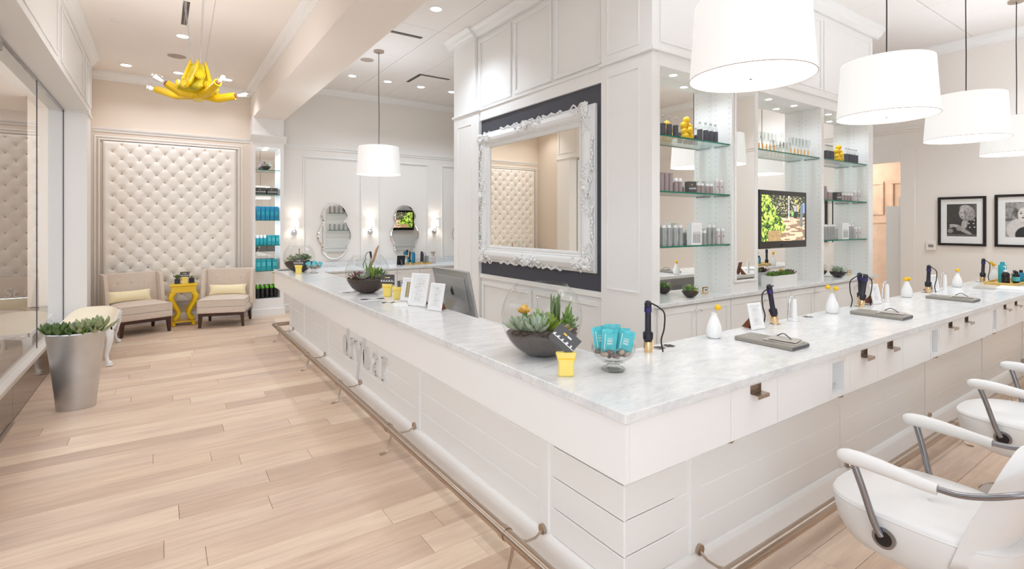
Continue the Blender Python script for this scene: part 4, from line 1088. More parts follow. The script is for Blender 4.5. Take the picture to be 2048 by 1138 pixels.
def ornament(cy, cz, ang, L, kind):
    """carved leaf-and-scroll cluster; ang turns it in the wall plane"""
    r = random.Random(int(cy * 97 + cz * 31)); g = MB(); ca, sa = math.cos(ang), math.sin(ang)
    def pt(a, b, h): return (XW - h, cy + a * ca - b * sa, cz + a * sa + b * ca)
    def el(a, b, h, la, lb, lh, t):
        q = Quaternion((1, 0, 0), ang + t); g.ball(pt(a, b, h), (lh, la, lb), 8, 5, q)
    if kind == 'centre':
        for i in range(7):
            t = (i - 3) * .38; el(math.sin(t) * .04, .01 + math.cos(t) * .03, .10, .013, .036, .016, -t)
        el(0, .0, .11, .028, .034, .02, 0)
    for sg in (-1, 1):
        if kind == 'corner' and sg < 0: continue
        nL = int(L / .028)
        for i in range(nL):
            f = i / nL; a = sg * (.045 + L * f); b = .028 * math.sin(f * 9 + r.random()) ; s = 1 - .45 * f
            el(a, b, .088 + .012 * r.random(), .026 * s, .013 * s, .014, sg * (.6 - 1.2 * (i % 2)))
            if i % 2: el(a, -b - .02, .085, .014 * s, .014 * s, .014, 0)
        pts = [pt(sg * (.06 + .035 * math.cos(q) * (1 - q / 9)), .045 + .03 * math.sin(q) * (1 - q / 9), .09) for q in [w * .6 for w in range(11)]]
        g.tube(pts, [.009 - .0005 * w for w in range(11)], 6)
        pts = [pt(sg * (.05 + L * w / 10), .06 + .02 * math.sin(w * 1.1), .075) for w in range(11)]
        g.tube(pts, [.008] * 11, 6)
    if kind == 'corner':
        for i in range(6):
            t = i * .5 - .3; el(.01 + .04 * math.cos(t), .01 + .04 * math.sin(t), .10, .034, .012, .016, t)
        el(-.01, -.01, .1, .03, .03, .02, 0)
    return g.build('carved_ornament', 'plaster_white', om, world=True, smooth=1.6)
cyM, czM = (OY0 + OY1) / 2, (OZ0m + OZ1m) / 2
ornament(cyM, OZ1m - .075, 0, .22, 'centre'); ornament(cyM, OZ0m + .075, PI, .22, 'centre')
ornament(OY0 + .075, czM, PI / 2, .22, 'centre'); ornament(OY1 - .075, czM, -PI / 2, .22, 'centre')
for (y, z, a) in ((OY0 + .06, OZ0m + .06, 0), (OY1 - .06, OZ0m + .06, PI / 2), (OY1 - .06, OZ1m - .06, PI), (OY0 + .06, OZ1m - .06, -PI / 2)):
    ornament(y, z, a, .2, 'corner'); ornament(y, z, a + PI / 2, .2, 'corner')
for f in (.3, .7):      # small running scrolls along the outer edge
    for (y, z, a) in ((OY0 + (OY1 - OY0) * f, OZ1m - .012, 0), (OY0 + (OY1 - OY0) * f, OZ0m + .012, PI), (OY1 - .012, OZ0m + (OZ1m - OZ0m) * f, -PI / 2), (OY0 + .012, OZ0m + (OZ1m - OZ0m) * f, PI / 2)):
        g = MB(); ca, sa = math.cos(a), math.sin(a)
        for i in range(9):
            q = (i - 4) * .035; b = .012 * math.cos(i * 1.57)
            g.ball((XW - .06, y + q * ca - b * sa, z + q * sa + b * ca), (.016, .022, .014), 8, 5, Quaternion((1, 0, 0), a))
        g.build('edge_scroll', 'plaster_white', om, world=True, smooth=1.6)

# ================================================================ TELEVISION
def vnoise(x, y, seed=0):
    def h(i, j):
        n = (i * 374761393 + j * 668265263 + seed * 144665) & 0xffffffff; n = ((n ^ (n >> 13)) * 1274126177) & 0xffffffff
        return ((n ^ (n >> 16)) & 0xffff) / 65535.
    i, j = math.floor(x), math.floor(y); u, v = x - i, y - j; u = u * u * (3 - 2 * u); v = v * v * (3 - 2 * v)
    return (h(i, j) * (1 - u) + h(i + 1, j) * u) * (1 - v) + (h(i, j + 1) * (1 - u) + h(i + 1, j + 1) * u) * v
def park(s, t):
    n = vnoise(s * 34, t * 26, 1) * .6 + vnoise(s * 75, t * 60, 2) * .4; n2 = vnoise(s * 16, t * 12, 3); n3 = vnoise(s * 60, t * 50, 5)
    edge = .52 - .30 * abs(t - .33) + .10 * (n2 - .5) if t < .55 else .36 - .55 * (t - .55) + .12 * (n2 - .5)
    if s < edge:
        if t < .24 - .1 * abs(s - .32) and .14 < s < .44: return (178 - 40 * n, 150 - 36 * n, 104 - 26 * n)
        q = n + .25 * (n2 - .5)
        if q > .62: return (214, 226, 104)
        if q > .50: return (150, 186, 66)
        if q > .38: return (92, 130, 48)
        return (38, 54, 26)
    if .60 < s < .622 and t > .46: return (232, 232, 230)
    if .595 < s < .63 and .46 < t < .54: return (236, 236, 232)
    if .885 < s < .945 and .30 < t < .80: return (96 + 20 * n3, 108 + 16 * n3, 118)
    if .76 < s < .80 and .86 < t < .91: return (246, 206, 60)
    if .73 < s < .80 and .66 < t < .78: return (228, 228, 234) if int((s + t) * 60) % 2 else (60, 60, 90)
    if .73 < s < .81 and .50 < t < .66: return (34, 36, 44)
    if .67 < s < .72 and .56 < t < .66: return (120, 196, 96)
    if .64 < s < .73 and .38 < t < .56 and n3 > .45: return (206, 160, 146)
    if .815 < s < .85 and .66 < t < .80: return (240, 190, 120)
    if .955 < s and .62 < t < .86: return (120, 150, 210)
    if t > .50 + .03 * n2:
        if n3 > .72 and t > .6: return (186, 176, 140)
        if n > .62: return (84, 104, 62)
        return (34 + 30 * n, 36 + 28 * n, 28 + 22 * n)
    sh = vnoise(s * 7, t * 30, 7)
    if sh > .56: return (126 + 30 * n, 104 + 26 * n, 86 + 20 * n)
    return (214 + 20 * n3, 178 + 22 * n3, 146 + 22 * n3)
def tv(label, x0, x1, z0, z1, yb, sgn):
    """sgn -1: faces -y"""
    t = thing('television', label, 'television', ((x0 + x1) / 2, yb, (z0 + z1) / 2)); L = t.location
    w, h = (x1 - x0) / 2, (z1 - z0) / 2
    MB().box(-w, w, -.02, .02, -h, h).build('bezel', 'black_gloss', t, bevel=.006)
    if sgn < 0: printed('screen', 'screen', t, (-w + .045, -.0215, -h + .075), (2 * w - .09, 0, 0), (0, 0, 2 * h - .125), 150, 90, park)
    else: printed('screen', 'screen', t, (w - .045, .0215, -h + .075), (-(2 * w - .09), 0, 0), (0, 0, 2 * h - .125), 90, 60, park)
    MB().cbox((0, sgn * .023, -h + .03), (.12, .004, .022)).build('control_strip', 'black', t, bevel=.002)
    MB().cbox((0, -sgn * .06, 0), (.2, .08, .2)).build('wall_mount', 'black', t)
tv('wall television showing a leafy park path in the middle niche', 4.99, 5.95, 1.335, 1.94, TY + .045, -1)
tv('television on the far side of the tower, seen in the vanity mirror', 4.95, 5.85, 1.40, 1.95, TY1 + .09, 1)

# ================================================================ THINGS ON THE BAR
def bowl_prof(R, H, ro):
    """open round bowl of radius R, height H, mouth radius ro"""
    pts = []; zc = H * .50
    b0 = math.asin(-min(.97, zc / (H * .545))) if False else -1.25
    a1 = math.acos(ro / R)
    k = H / (math.sin(a1) + math.sin(1.25))
    for i in range(22):
        a = -1.25 + (a1 + 1.25) * i / 21; pts.append((R * math.cos(a), k * (math.sin(a) + math.sin(1.25))))
    return pts
def terrarium(label, loc, R, H, ro, fill, sand, plants, extra=None, soil='soil'):
    t = thing('terrarium', label, 'terrarium', loc, 0, 'round glass terrariums')
    pf = bowl_prof(R, H, ro)
    MB().lathe([(0.001, 0.0)] + pf + [(ro + .004, H + .003), (ro + .001, H + .005)], 48, cap=False).build('glass_bowl', 'bowl_glass', t, smooth=2)
    low = [(r * .975, z + .003) for r, z in pf if z < fill]
    MB().lathe([(0.001, .003)] + low + [(low[-1][0] * .6, fill + .006), (0.001, fill + .012)], 40, cap=False).build('soil', sand, t, smooth=1)
    mound = MB(); r = random.Random(int(loc[1] * 100)); rr = low[-1][0] * .93
    for i in range(60):
        a = r.uniform(0, 2 * PI); d = rr * math.sqrt(r.random()); mound.ball((d * math.cos(a), d * math.sin(a), fill + .003), (.018, .018, .01), 6, 4)
    mound.build('soil_crumbs', soil, t, smooth=2)['kind'] = 'stuff'
    for (x, y, kind, sz, mt, n) in plants:
        g = MB(); c = (x * rr, y * rr, fill + .004)
        if kind == 'ros': g.rosette(c, sz, n, .35, 1.4, .36, r)
        elif kind == 'flat': g.rosette(c, sz, n, .1, 1.25, .5, r)
        elif kind == 'grass':
            for i in range(n):
                a = r.uniform(0, 2 * PI); L = sz * r.uniform(.55, 1); tip = (c[0] + math.cos(a) * L * .22, c[1] + math.sin(a) * L * .22, c[2] + L)
                mid = (c[0] + math.cos(a) * .012, c[1] + math.sin(a) * .012, c[2] + L * .5); g.tube([c, mid, tip], [.008, .007, .001], 5)
        elif kind == 'bush':
            for i in range(n):
                a = r.uniform(0, 2 * PI); el = r.uniform(.1, 1.5); rad = sz * r.uniform(.3, 1)
                p = Vector((c[0] + rad * math.cos(a) * math.cos(el), c[1] + rad * math.sin(a) * math.cos(el), c[2] + rad * math.sin(el)))
                g.leaf(p, (math.cos(a), math.sin(a), math.sin(el) + .2), (0, 0, 1), .028, .016, .006)
        elif kind == 'stem':
            for i in range(n):
                p0 = Vector((c[0] + r.uniform(-.02, .02), c[1] + r.uniform(-.02, .02), c[2])); L = sz * r.uniform(.6, 1)
                g.tube([p0, p0 + Vector((r.uniform(-.01, .01), 0, L * .6)), p0 + Vector((r.uniform(-.015, .015), 0, L))], [.008, .009, .002], 6)
        g.build('plant', mt, t, smooth=2 if kind in ('grass', 'stem') else None)
    if extra: extra(t, fill, rr)
    return t
def ex3(t, f, rr):
    c = RV * -.09 + FV * -.02
    st = MB().tube([(c.x, c.y, f), (c.x + .004, c.y, f + .09)], [.016, .013], 8).build('flower_stem', 'leaf_mid', t, smooth=1)
    g = MB()
    for i in range(16):
        a = i * 2.4; el = .3 + .07 * i; g.leaf((c.x, c.y, f + .085), (math.cos(a) * math.cos(el), math.sin(a) * math.cos(el), math.sin(el)), (0, 0, 1), .048, .03, .008)
    g.build('yellow_bloom', 'flower_orange', t)
terrarium('large glass bowl terrarium with a yellow bloom near the counter corner', (1.605, 2.076, CT), .205, .355, .13, .125, 'grey_sand', (
    (-.75, .05, 'ros', .11, 'leaf_silver', 26), (-.45, -.35, 'ros', .12, 'leaf_silver', 22), (-.05, -.25, 'ros', .11, 'leaf_lime', 50), (.02, -.02, 'bush', .085, 'leaf_lime', 90),
    (.28, -.72, 'flat', .055, 'leaf_pink', 22), (.45, -.1, 'stem', .20, 'leaf_dark', 7), (.62, -.45, 'stem', .16, 'leaf_mid', 5), (.75, -.25, 'bush', .06, 'leaf_mid', 50), (.3, .2, 'ros', .10, 'leaf_grey', 22), (-.1, .4, 'ros', .09, 'leaf_grey', 24), (.5, -.62, 'bush', .05, 'leaf_mid', 40)), ex3)
def ex2(t, f, rr):
    MB().tube([(.0, .0, f), (.02, -.01, f + .10), (.05, -.03, f + .18), (.075, -.045, f + .27), (.09, -.055, f + .315)], [.012, .014, .012, .013, .004], 8).build('driftwood', 'driftwood', t, smooth=1)
terrarium('glass bowl terrarium with a driftwood stick in the middle of the bar', (1.640, 4.86, CT), .205, .355, .13, .14, 'soil', (
    (-.7, -.3, 'ros', .10, 'leaf_plum', 12), (-.35, -.1, 'ros', .09, 'leaf_plum', 12), (-.5, -.55, 'ros', .08, 'leaf_silver', 16), (-.05, -.3, 'grass', .20, 'leaf_mid', 12), (.1, -.5, 'grass', .13, 'leaf_lime', 14),
    (.5, -.25, 'bush', .085, 'leaf_mid', 90), (.45, -.6, 'flat', .06, 'leaf_grey', 26), (.7, -.3, 'bush', .05, 'leaf_dark', 40), (.3, .3, 'bush', .08, 'leaf_mid', 70)), ex2)
def ex1(t, f, rr):
    MB().tube([(.0, .0, f), (.003, 0, f + .19)], .008, 6).build('stick', 'driftwood', t)
terrarium('farthest glass bowl terrarium at the far end of the bar', (1.573, 7.50, CT), .205, .355, .13, .13, 'soil', (
    (-.6, -.1, 'bush', .09, 'leaf_grey', 80), (-.2, -.3, 'bush', .09, 'leaf_grey', 70), (.35, -.2, 'bush', .11, 'leaf_dark', 110), (.6, .1, 'bush', .08, 'leaf_mid', 60), (0, .3, 'bush', .1, 'leaf_dark', 80)), ex1)

def candy_bowl(label, loc, seed):
    t = thing('pedestal_bowl', label, 'bowl', loc, 0, 'footed glass bowls')
    MB().lathe([(.0, .004), (.05, .004), (.053, .01), (.045, .016), (.028, .022), (.026, .032), (.03, .036), (.055, .044), (.085, .066), (.10, .095), (.098, .12), (.096, .118), (.096, .096), (.082, .07), (.05, .049), (.0, .044)], 40, cap=False).build('glass', 'bowl_glass', t, smooth=1)
    MB().lathe([(.0, .0), (.052, .0), (.056, .006), (.052, .012), (.03, .02), (.027, .03), (.0, .032)], 32, cap=False).build('glass_foot', 'bowl_glass', t, smooth=1)
    r = random.Random(seed)
    return t
PEB = []
def pebbles(loc, seed, where):
    r = random.Random(seed); n = 0
    for i in range(26):
        a = i * 2.39996; d = .078 * math.sqrt((i + .5) / 26); z = .060 + .022 * (d / .078) ** 1.5 + (.016 if i % 3 == 0 else 0)
        o = MB().ball((0, 0, 0), (r.uniform(.013, .020), r.uniform(.011, .016), r.uniform(.009, .013)), 8, 5).build('pebble', 'pebble_a' if i % 2 else 'pebble_b', None, smooth=2)
        o.location = (loc[0] + d * math.cos(a), loc[1] + d * math.sin(a), loc[2] + z + .004); o.rotation_euler = (r.uniform(-.4, .4), r.uniform(-.4, .4), r.uniform(0, 3))
        tag(o, 'smooth brown pebble in the glass bowl %s' % where, 'pebble', 'pebbles in the bowl ' + where)
def packets(loc, seed, where, specs):
    for i, (r, f, dz, yaw, roll, sc) in enumerate(specs):
        c = Vector(loc) + RV * r + FV * f + Vector((0, 0, dz))
        t = MB()
        w, h = .031 * sc, .062 * sc; n = 6; vs = []; fs = []
        for sgn in (1, -1):
            o = len(vs)
            for j in range(n + 1):
                for q in range(n + 1):
                    u, v = q / n * 2 - 1, j / n * 2 - 1
                    vs.append((u * w, sgn * .007 * (1 - u ** 4) * (1 - v ** 4), (v + 1) * h / 1.25))
            for j in range(n):
                for q in range(n):
                    a = (o + j * (n + 1) + q, o + j * (n + 1) + q + 1, o + (j + 1) * (n + 1) + q + 1, o + (j + 1) * (n + 1) + q); fs.append(a if sgn < 0 else a[::-1])
        o = t.add(vs, fs).build('foil_packet', 'teal_foil', None, smooth=1)
        tag(o, 'teal foil packet, %s from the left in the bowl %s' % (ORD[i], where), 'packet', 'teal packets in the bowl ' + where)
        printed('packet_print', 'printed', o, (-w * .8, -.0085, h * .25), (w * 1.6, 0, 0), (0, 0, h * 1.1), 14, 18, lambda s, t2: (206, 226, 224) if (.25 < s < .75 and .3 < t2 < .72 and int(t2 * 24) % 2 == 0) or .05 < s < .14 else (96, 200, 206))
        o.location = c; o.rotation_euler = (.15 if i % 2 else -.1, roll, -YAW + yaw)
b2 = (1.70, 1.666, CT)
candy_bowl('footed glass bowl of teal packets next to the first curling iron', b2, 1)
pebbles(b2, 5, 'at the counter corner')
packets(b2, 3, 'at the counter corner', ((-.048, .02, .084, .35, -.12, 1.12), (-.026, -.02, .082, .1, .03, 1.15), (.002, .03, .088, -.1, .02, 1.15), (.044, -.022, .086, -.35, .2, 1.08), (.05, .02, .086, .3, .1, 1.0)))
b1 = (1.69, 7.165, CT)
candy_bowl('footed glass bowl of teal packets beside the farthest terrarium', b1, 2)
pebbles(b1, 6, 'at the far bar end')
packets(b1, 4, 'at the far bar end', ((-.055, .0, .07, .5, -.5, .85), (-.035, -.03, .072, .2, -.3, .85), (-.005, .0, .075, .1, .15, .9), (.025, -.02, .072, -.3, .4, .85), (.045, .02, .07, .3, .5, .85)))

card_holder('yellow card holder with a tilted dark card before the near terrarium', (1.465, 1.72, CT), -YAW, True, math.radians(42), 1.22, (-.028, 0, .105))
card_holder('yellow card holder before the farthest terrarium', (1.50, 7.18, CT), -YAW, True, 0, 1.35)
ch3 = card_holder('yellow card holder touching the middle terrarium', (1.705, 4.50, CT), -YAW - .2, True, 0, 1.35)
ch4 = card_holder('yellow card holder with upright dark cards beside the white frames', (1.72, 4.30, CT), -YAW + .3, True, PI / 2.05, 1.25)

def textlines(rows, seed=1, ink=(196, 196, 196), paper=(240, 239, 236), inner=None):
    r = random.Random(seed); L = [(r.uniform(.2, .35), r.uniform(.6, .85)) for _ in range(40)]
    def fn(s, t):
        if s < .06 or s > .94 or t < .05 or t > .95: return (250, 250, 249)
        if inner: return inner(s, t)
        k = int(t * rows); 
        if .12 < t < .9 and (t * rows) % 1 < .42 and L[k % 40][0] < s < L[k % 40][1] and math.sin(s * 140 + k * 3) > -.45: return ink
        return paper
    return fn
def easel_frame(label, loc, rz, w, h, fn, lean=.22, back='brown_board', nm='easel_frame', nx=40, ny=70):
    t = thing(nm, label, 'picture frame', loc, rz)
    fm = MB().ring('y', 0, -w / 2, w / 2, 0, h, .016, -.012).build('frame', 'frame_white', t, bevel=.002)
    bk = MB().box(-w / 2 + .004, w / 2 - .004, -.004, .002, .004, h - .004).build('backing', back, t)
    pr_ = printed('insert', 'printed', t, (-w / 2 + .014, -.0055, .014), (w - .028, 0, 0), (0, 0, h - .028), nx, ny, fn)
    for o in (fm, bk, pr_): o.rotation_euler = (-lean, 0, 0)
    hh = h * .55; sl_ = math.sin(lean) * hh
    MB().prism([(sl_ + .003, hh * math.cos(lean)), (sl_ + .007, hh * math.cos(lean)), (sl_ + .085, .002), (sl_ + .03, 0)], 'x', -.018, .018).build('easel_leg', back, t)
    return t
def photo_strip(s, t):
    if .3 < s < .7 and .12 < t < .88: return ((226, 190, 60), (90, 80, 60), (220, 214, 190), (70, 64, 56))[(int(s * 9) + int(t * 16) * 2 + int(s * 17)) % 4]
    return (243, 243, 241)
easel_frame('small white easel frame with a colourful photo strip', (1.735, 4.13, CT), -1.12, .14, .20, textlines(14, 1, inner=photo_strip))
easel_frame('tallest white easel frame with printed text on the bar', (1.70, 3.84, CT), -1.15, .19, .265, textlines(26, 2))
easel_frame('white easel frame with printed text nearest the computer', (1.725, 3.565, CT), -1.22, .145, .21, textlines(22, 3))
# papers and a tablet lying on the bar
def flat(name, label, cat, cx, cy, w, h, rz, mat, th=.002, fn=None):
    o = MB().box(-w / 2, w / 2, -h / 2, h / 2, 0, th).build(name, mat); tag(o, label, cat); o.location = (cx, cy, CT); o.rotation_euler = (0, 0, rz)
    if fn: printed('print', 'printed', o, (-w / 2 + .004, -h / 2 + .004, th + .0004), (w - .008, 0, 0), (0, h - .008, 0), 20, 20, fn)
    return o
bw = lambda s, t: (70, 70, 74) if .1 < t < .7 and math.sin(s * 9) + math.sin(t * 14 + s * 4) > -.3 else (238, 238, 238)
flat('postcard', 'black and white postcard under the middle terrarium', 'card', 1.52, 5.0, .20, .13, .5, 'paper', .002, bw)
flat('postcard', 'black and white postcard in front of the middle terrarium', 'card', 1.535, 4.42, .22, .15, -.2, 'paper', .002, bw)
flat('postcard', 'oval picture card beside the white paper on the bar', 'card', 1.58, 4.15, .12, .16, -.5, 'paper', .002, bw)
flat('paper_stack', 'small stack of blank white paper on the bar', 'paper', 1.60, 3.94, .11, .17, -.3, 'paper', .012)
flat('tablet', 'thin black tablet lying at the far end of the bar', 'tablet', 1.50, 7.88, .28, .20, 0, 'black_gloss', .008)

# computer on the low desk behind the bar
dk = thing('work_desk', 'low white work desk behind the bar counter', 'desk', (2.15, 3.9, 0))
MB().box(-.28, .28, -.95, 1.2, .70, .73).build('desk_top', 'white_satin', dk)
MB().box(-.26, .26, -.93, -.90, 0, .70).box(-.26, .26, 1.15, 1.18, 0, .70).build('desk_side', 'white_satin', dk)
im = thing('desktop_computer', 'silver all-in-one computer seen from behind, beside the white frames', 'computer', (2.08, 3.93, .73), 0)
# local: back faces -x, screen faces +x; panel tilted
pn = MB().box(-.012, .012, -.325, .325, 0, .40).box(-.018, -.012, -.25, .25, .06, .34).build('back_shell', 'aluminium', im, bevel=.006)
pn.location = (.05, 0, .085); pn.rotation_euler = (0, -.22, 0)
sc_ = MB().box(.0125, .0145, -.31, .31, .02, .385).build('screen_glass', 'black_gloss', im); sc_.location = pn.location; sc_.rotation_euler = pn.rotation_euler
AO = [(0, .62), (.18, .70), (.42, .68), (.62, .52), (.50, .36), (.46, .14), (.56, -.08), (.70, -.18), (.58, -.52), (.36, -.82), (.16, -.86), (0, -.78), (-.16, -.86), (-.38, -.80), (-.62, -.44), (-.72, 0), (-.66, .40), (-.46, .66), (-.2, .70)]
em = MB().prism([(-p * .036, .205 + q * .036) for p, q in AO], 'x', -.0185, -.0205).build('fruit_emblem', 'black', im)
lf = MB().ball((-.0195, -.006, .2425), (.0015, .006, .013), 8, 6, Quaternion((1, 0, 0), .5)).build('emblem_leaf', 'black', im, smooth=2)
for o in (em, lf): o.location = pn.location; o.rotation_euler = pn.rotation_euler
MB().prism([(-.10, 0), (.10, 0), (.10, .006), (-.085, .006)], 'y', -.10, .10).build('stand_foot', 'aluminium', im, bevel=.002)
MB().prism([(-.10, .002), (-.09, .002), (-.02, .22), (-.028, .225)], 'y', -.085, .085).build('stand_neck', 'aluminium', im, bevel=.002)

# styling stations along the right run
def curling_iron(label, lean=0.0, cord=True):
    t = thing('curling_iron', label, 'curling iron', (0, 0, 0), 0, 'curling irons in the counter')
    a = [MB().lathe([(.0, .0), (.021, .0), (.024, .03), (.022, .055), (.0, .06)], 20).build('gold_barrel', 'gold', t, smooth=1),
         MB().prism([(.02, .0), (.027, .02), (.027, .085), (.02, .085)], 'y', -.006, .006).build('clamp', 'gold', t),
         MB().lathe([(.0, .055), (.02, .057), (.026, .07), (.026, .10), (.016, .108), (.015, .24), (.0, .24)], 20).build('handle', 'navy_black', t, smooth=1),
         MB().lathe([(.0155, .205), (.019, .207), (.019, .232), (.0155, .234)], 20).build('ring', 'purple_ring', t, smooth=1),
         MB().lathe([(.017, .235), (.019, .25), (.012, .265), (.0, .268)], 18).build('end_cap', 'navy_black', t, smooth=1)]
    if cord: a.append(MB().tube(curve([(.012, 0, .255), (.05, 0, .235), (.085, .0, .20), (.085, .004, .12), (.07, .004, .06), (.078, 0, .0)]), .004, 7).build('cord', 'black', t, smooth=1))
    for o in a[:5]: o.rotation_euler = (0, lean, 0)
    return t
ci = curling_iron('first curling iron standing in the counter beside the teal packets')
ci.location = (2.09, 1.80, CT); ci.rotation_euler = (0, 0, -YAW)
def grommet(x, y):
    o = MB().lathe([(.034, .0), (.036, .003), (.029, .004), (.028, .002)], 28, (0, 0, 0), cap=False).build('grommet', 'chrome', bar, smooth=1); o.location = Vector((x, y, CT)) - Vector(bar.location)
    MB().lathe([(.0285, .0012), (0.001, .0013)], 24, cap=False).build('grommet_hole', 'black', o)
for x in (2.20, 2.28, 3.36, 3.80, 4.62, 4.75, 6.07, 7.7): grommet(x, 1.82)
for i, (x, y, ln, lb) in enumerate(((3.355, 1.815, -.16, 'curling iron leaning left with a bent cord behind the first text frame'), (4.60, 1.80, .16, 'left one of two crossed curling irons at the third station'),
                                (4.70, 1.835, -.05, 'right one of two crossed curling irons at the third station'), (6.09, 1.81, .05, 'curling iron before the doorway, beside a text frame'), (7.72, 1.79, .05, 'farthest curling iron at the right end of the bar'))):
    copy_tree(ci, (x, y, CT), -YAW + (PI if i in (0, 1) else 0), lb)
    o = [q for q in bpy.data.objects if q.get('label') == lb][0]
    for c in o.children:
        if not c.name.startswith('cord'): c.rotation_euler = (0, -ln if i in (0, 1) else ln, 0)
def vase(label, n):
    t = thing('bud_vase', label, 'vase', (0, 0, 0), 0, 'white bud vases')
    MB().lathe([(.0, .0), (.030, .0), (.040, .012), (.045, .04), (.040, .075), (.026, .11), (.017, .132), (.016, .142), (.019, .148), (.015, .147), (.013, .13)], 28).build('vase', 'porcelain', t, smooth=1.2)
    return t
def bloom(t, dx, h):
    st = MB().tube([(0, 0, .13), (dx * .5, 0, h - .02), (dx, 0, h)], .0016, 5).build('stem', 'bamboo', t)
    MB().ball((dx, 0, h + .008), (.018, .018, .017), 12, 8).build('bloom', 'flower_yellow', t, smooth=2)
v0 = vase('white bud vase with one yellow bloom beside the first clipboard', 1)
VS = [((2.66, 1.80), [(.022, .17)]), ((4.115, 1.80), [(-.03, .185), (.03, .175)]), ((5.54, 1.80), [(-.012, .155), (.018, .16)]), ((6.86, 1.79), [(0, .17)]), ((7.98, 1.75), [(-.03, .2), (.0, .175)])]
VL = [None, 'white bud vase with two spread yellow blooms before the right niche', 'white bud vase with two low yellow blooms before the doorway', 'white bud vase with one yellow bloom below the wall thermostat', 'farthest white bud vase next to the bottle tray']
vv = [v0 if i == 0 else copy_tree(v0, (p[0], p[1], CT), -YAW, VL[i]) for i, (p, b) in enumerate(VS)]
v0.location = (2.66, 1.80, CT); v0.rotation_euler = (0, 0, -YAW)
for t, (p, b) in zip(vv, VS):
    for dx, h in b: bloom(t, dx, h)
for i, (x, y, lb) in enumerate(((3.10, 1.79, 'white text frame on the bar before the middle niches'), (4.88, 1.79, 'white text frame beside the crossed curling irons'), (6.25, 1.79, 'white text frame beside the iron before the doorway'))):
    easel_frame(lb, (x, y, CT), -YAW + .45, .115, .165, textlines(24, 5 + i))
def sprayer(label):
    t = thing('spray_tap', label, 'tap', (0, 0, 0), 0, 'chrome taps on the counter')
    MB().lathe([(.026, 0), (.026, .006), (.018, .01), (.016, .12), (.013, .15), (.0, .155)], 20).build('body', 'porcelain', t, smooth=1)
    MB().tube([(0, 0, .148), (-.012, 0, .175), (-.028, 0, .165), (-.036, 0, .11), (-.042, 0, .02), (-.045, 0, .002)], [.008, .008, .007, .006, .005, .005], 8).build('hose', 'chrome', t, smooth=1)
    MB().lathe([(.027, .0), (.028, .004), (.018, .006)], 20).build('collar', 'chrome', t, smooth=1)
    return t
sp = sprayer('slim white tap beside the first text frame'); sp.location = (3.57, 1.80, CT); sp.rotation_euler = (0, 0, -YAW)
copy_tree(sp, (5.08, 1.79, CT), -YAW, 'slim white tap right of the crossed irons'); copy_tree(sp, (6.49, 1.79, CT), -YAW, 'slim white tap behind the far text frame')
def menu(label):
    t = thing('menu_folder', label, 'folder', (0, 0, 0), 0, 'grey menu folders')
    MB().box(-.088, .088, -.165, .165, 0, .024).build('folder', 'clip_grey', t, bevel=.004)
    MB().box(-.086, .086, -.166, -.163, .006, .018).build('page_edge', 'label_dark', t)
    a = MB().box(-.06, .075, -.15, .02, .026, .03).build('leaflet', 'clip_light', t, bevel=.001); a.rotation_euler = (.02, 0, .12)
    b = MB().box(-.05, .07, -.14, .0, .034, .037).build('leaflet', 'clip_light', t, bevel=.001); b.rotation_euler = (.02, .0, .2)
    MB().tube(curve([(.03, -.1, .034), (.035, -.07, .052), (.045, -.05, .057), (.055, -.03, .052), (.06, .0, .034)]), .003, 6).build('glasses_arm', 'label_dark', t, smooth=1)
    return t
mf = menu('grey menu folder nearest the counter corner'); mf.location = (2.80, 1.54, CT)
copy_tree(mf, (4.275, 1.545, CT), 0, 'grey menu folder in front of the crossed curling irons'); copy_tree(mf, (5.70, 1.52, CT), 0, 'grey menu folder below the thermostat, third along the bar')
flat('paper_sheet', 'white paper pad by the bottle tray at the right end', 'paper', 7.15, 1.42, .36, .22, .1, 'paper', .014)
flat('menu_leaflet', 'grey leaflet lying beside the paper pad', 'leaflet', 6.98, 1.60, .2, .16, .1, 'clip_light', .008)

# bottles: builder used on tray, shelves and vanity
def bottle(name, label, cat, prof, mat, cap=None, capm='porcelain', band=None, bandm='label_dark', n=16, dot=None, group=None):
    t = thing(name, label, cat, (0, 0, 0), 0, group)
    MB().lathe(prof, n).build('body', mat, t, smooth=.8)
    if cap: MB().lathe(cap, n).build('cap', capm, t, smooth=.8)
    if band: MB().lathe(band, n, cap=False).build('label_band', bandm, t, smooth=.8)
    if dot: MB().cyl((0, -dot[0], dot[1]), (0, -dot[0] - .002, dot[1]), .006, n=10).build('dot', 'blue_dot', t)
    return t
def straight(r, h, cr, ch, neck=.0):
    return [(.0, 0), (r * .96, 0), (r, .004), (r, h - .008), (r * .8, h), (cr, h + neck), (.0, h + neck)], [(cr, h + neck), (cr, h + neck + ch - .004), (cr * .85, h + neck + ch), (0, h + neck + ch)]
def pump(t, h, m='porcelain'):
    MB().cyl((0, 0, h), (0, 0, h + .035), .004, n=8).box(-.03, .012, -.008, .008, h + .032, h + .045).build('pump', m, t)
def trigger(t, h, m='label_dark'):
    MB().prism([(-.05, h + .05), (-.05, h + .07), (.02, h + .075), (.035, h + .055), (.012, h + .04), (.012, h), (-.012, h), (-.012, h + .04)], 'y', -.01, .01).prism([(-.03, h + .048), (-.02, h + .048), (-.03, h + .005), (-.037, h + .008)], 'y', -.006, .006).build('trigger', m, t)
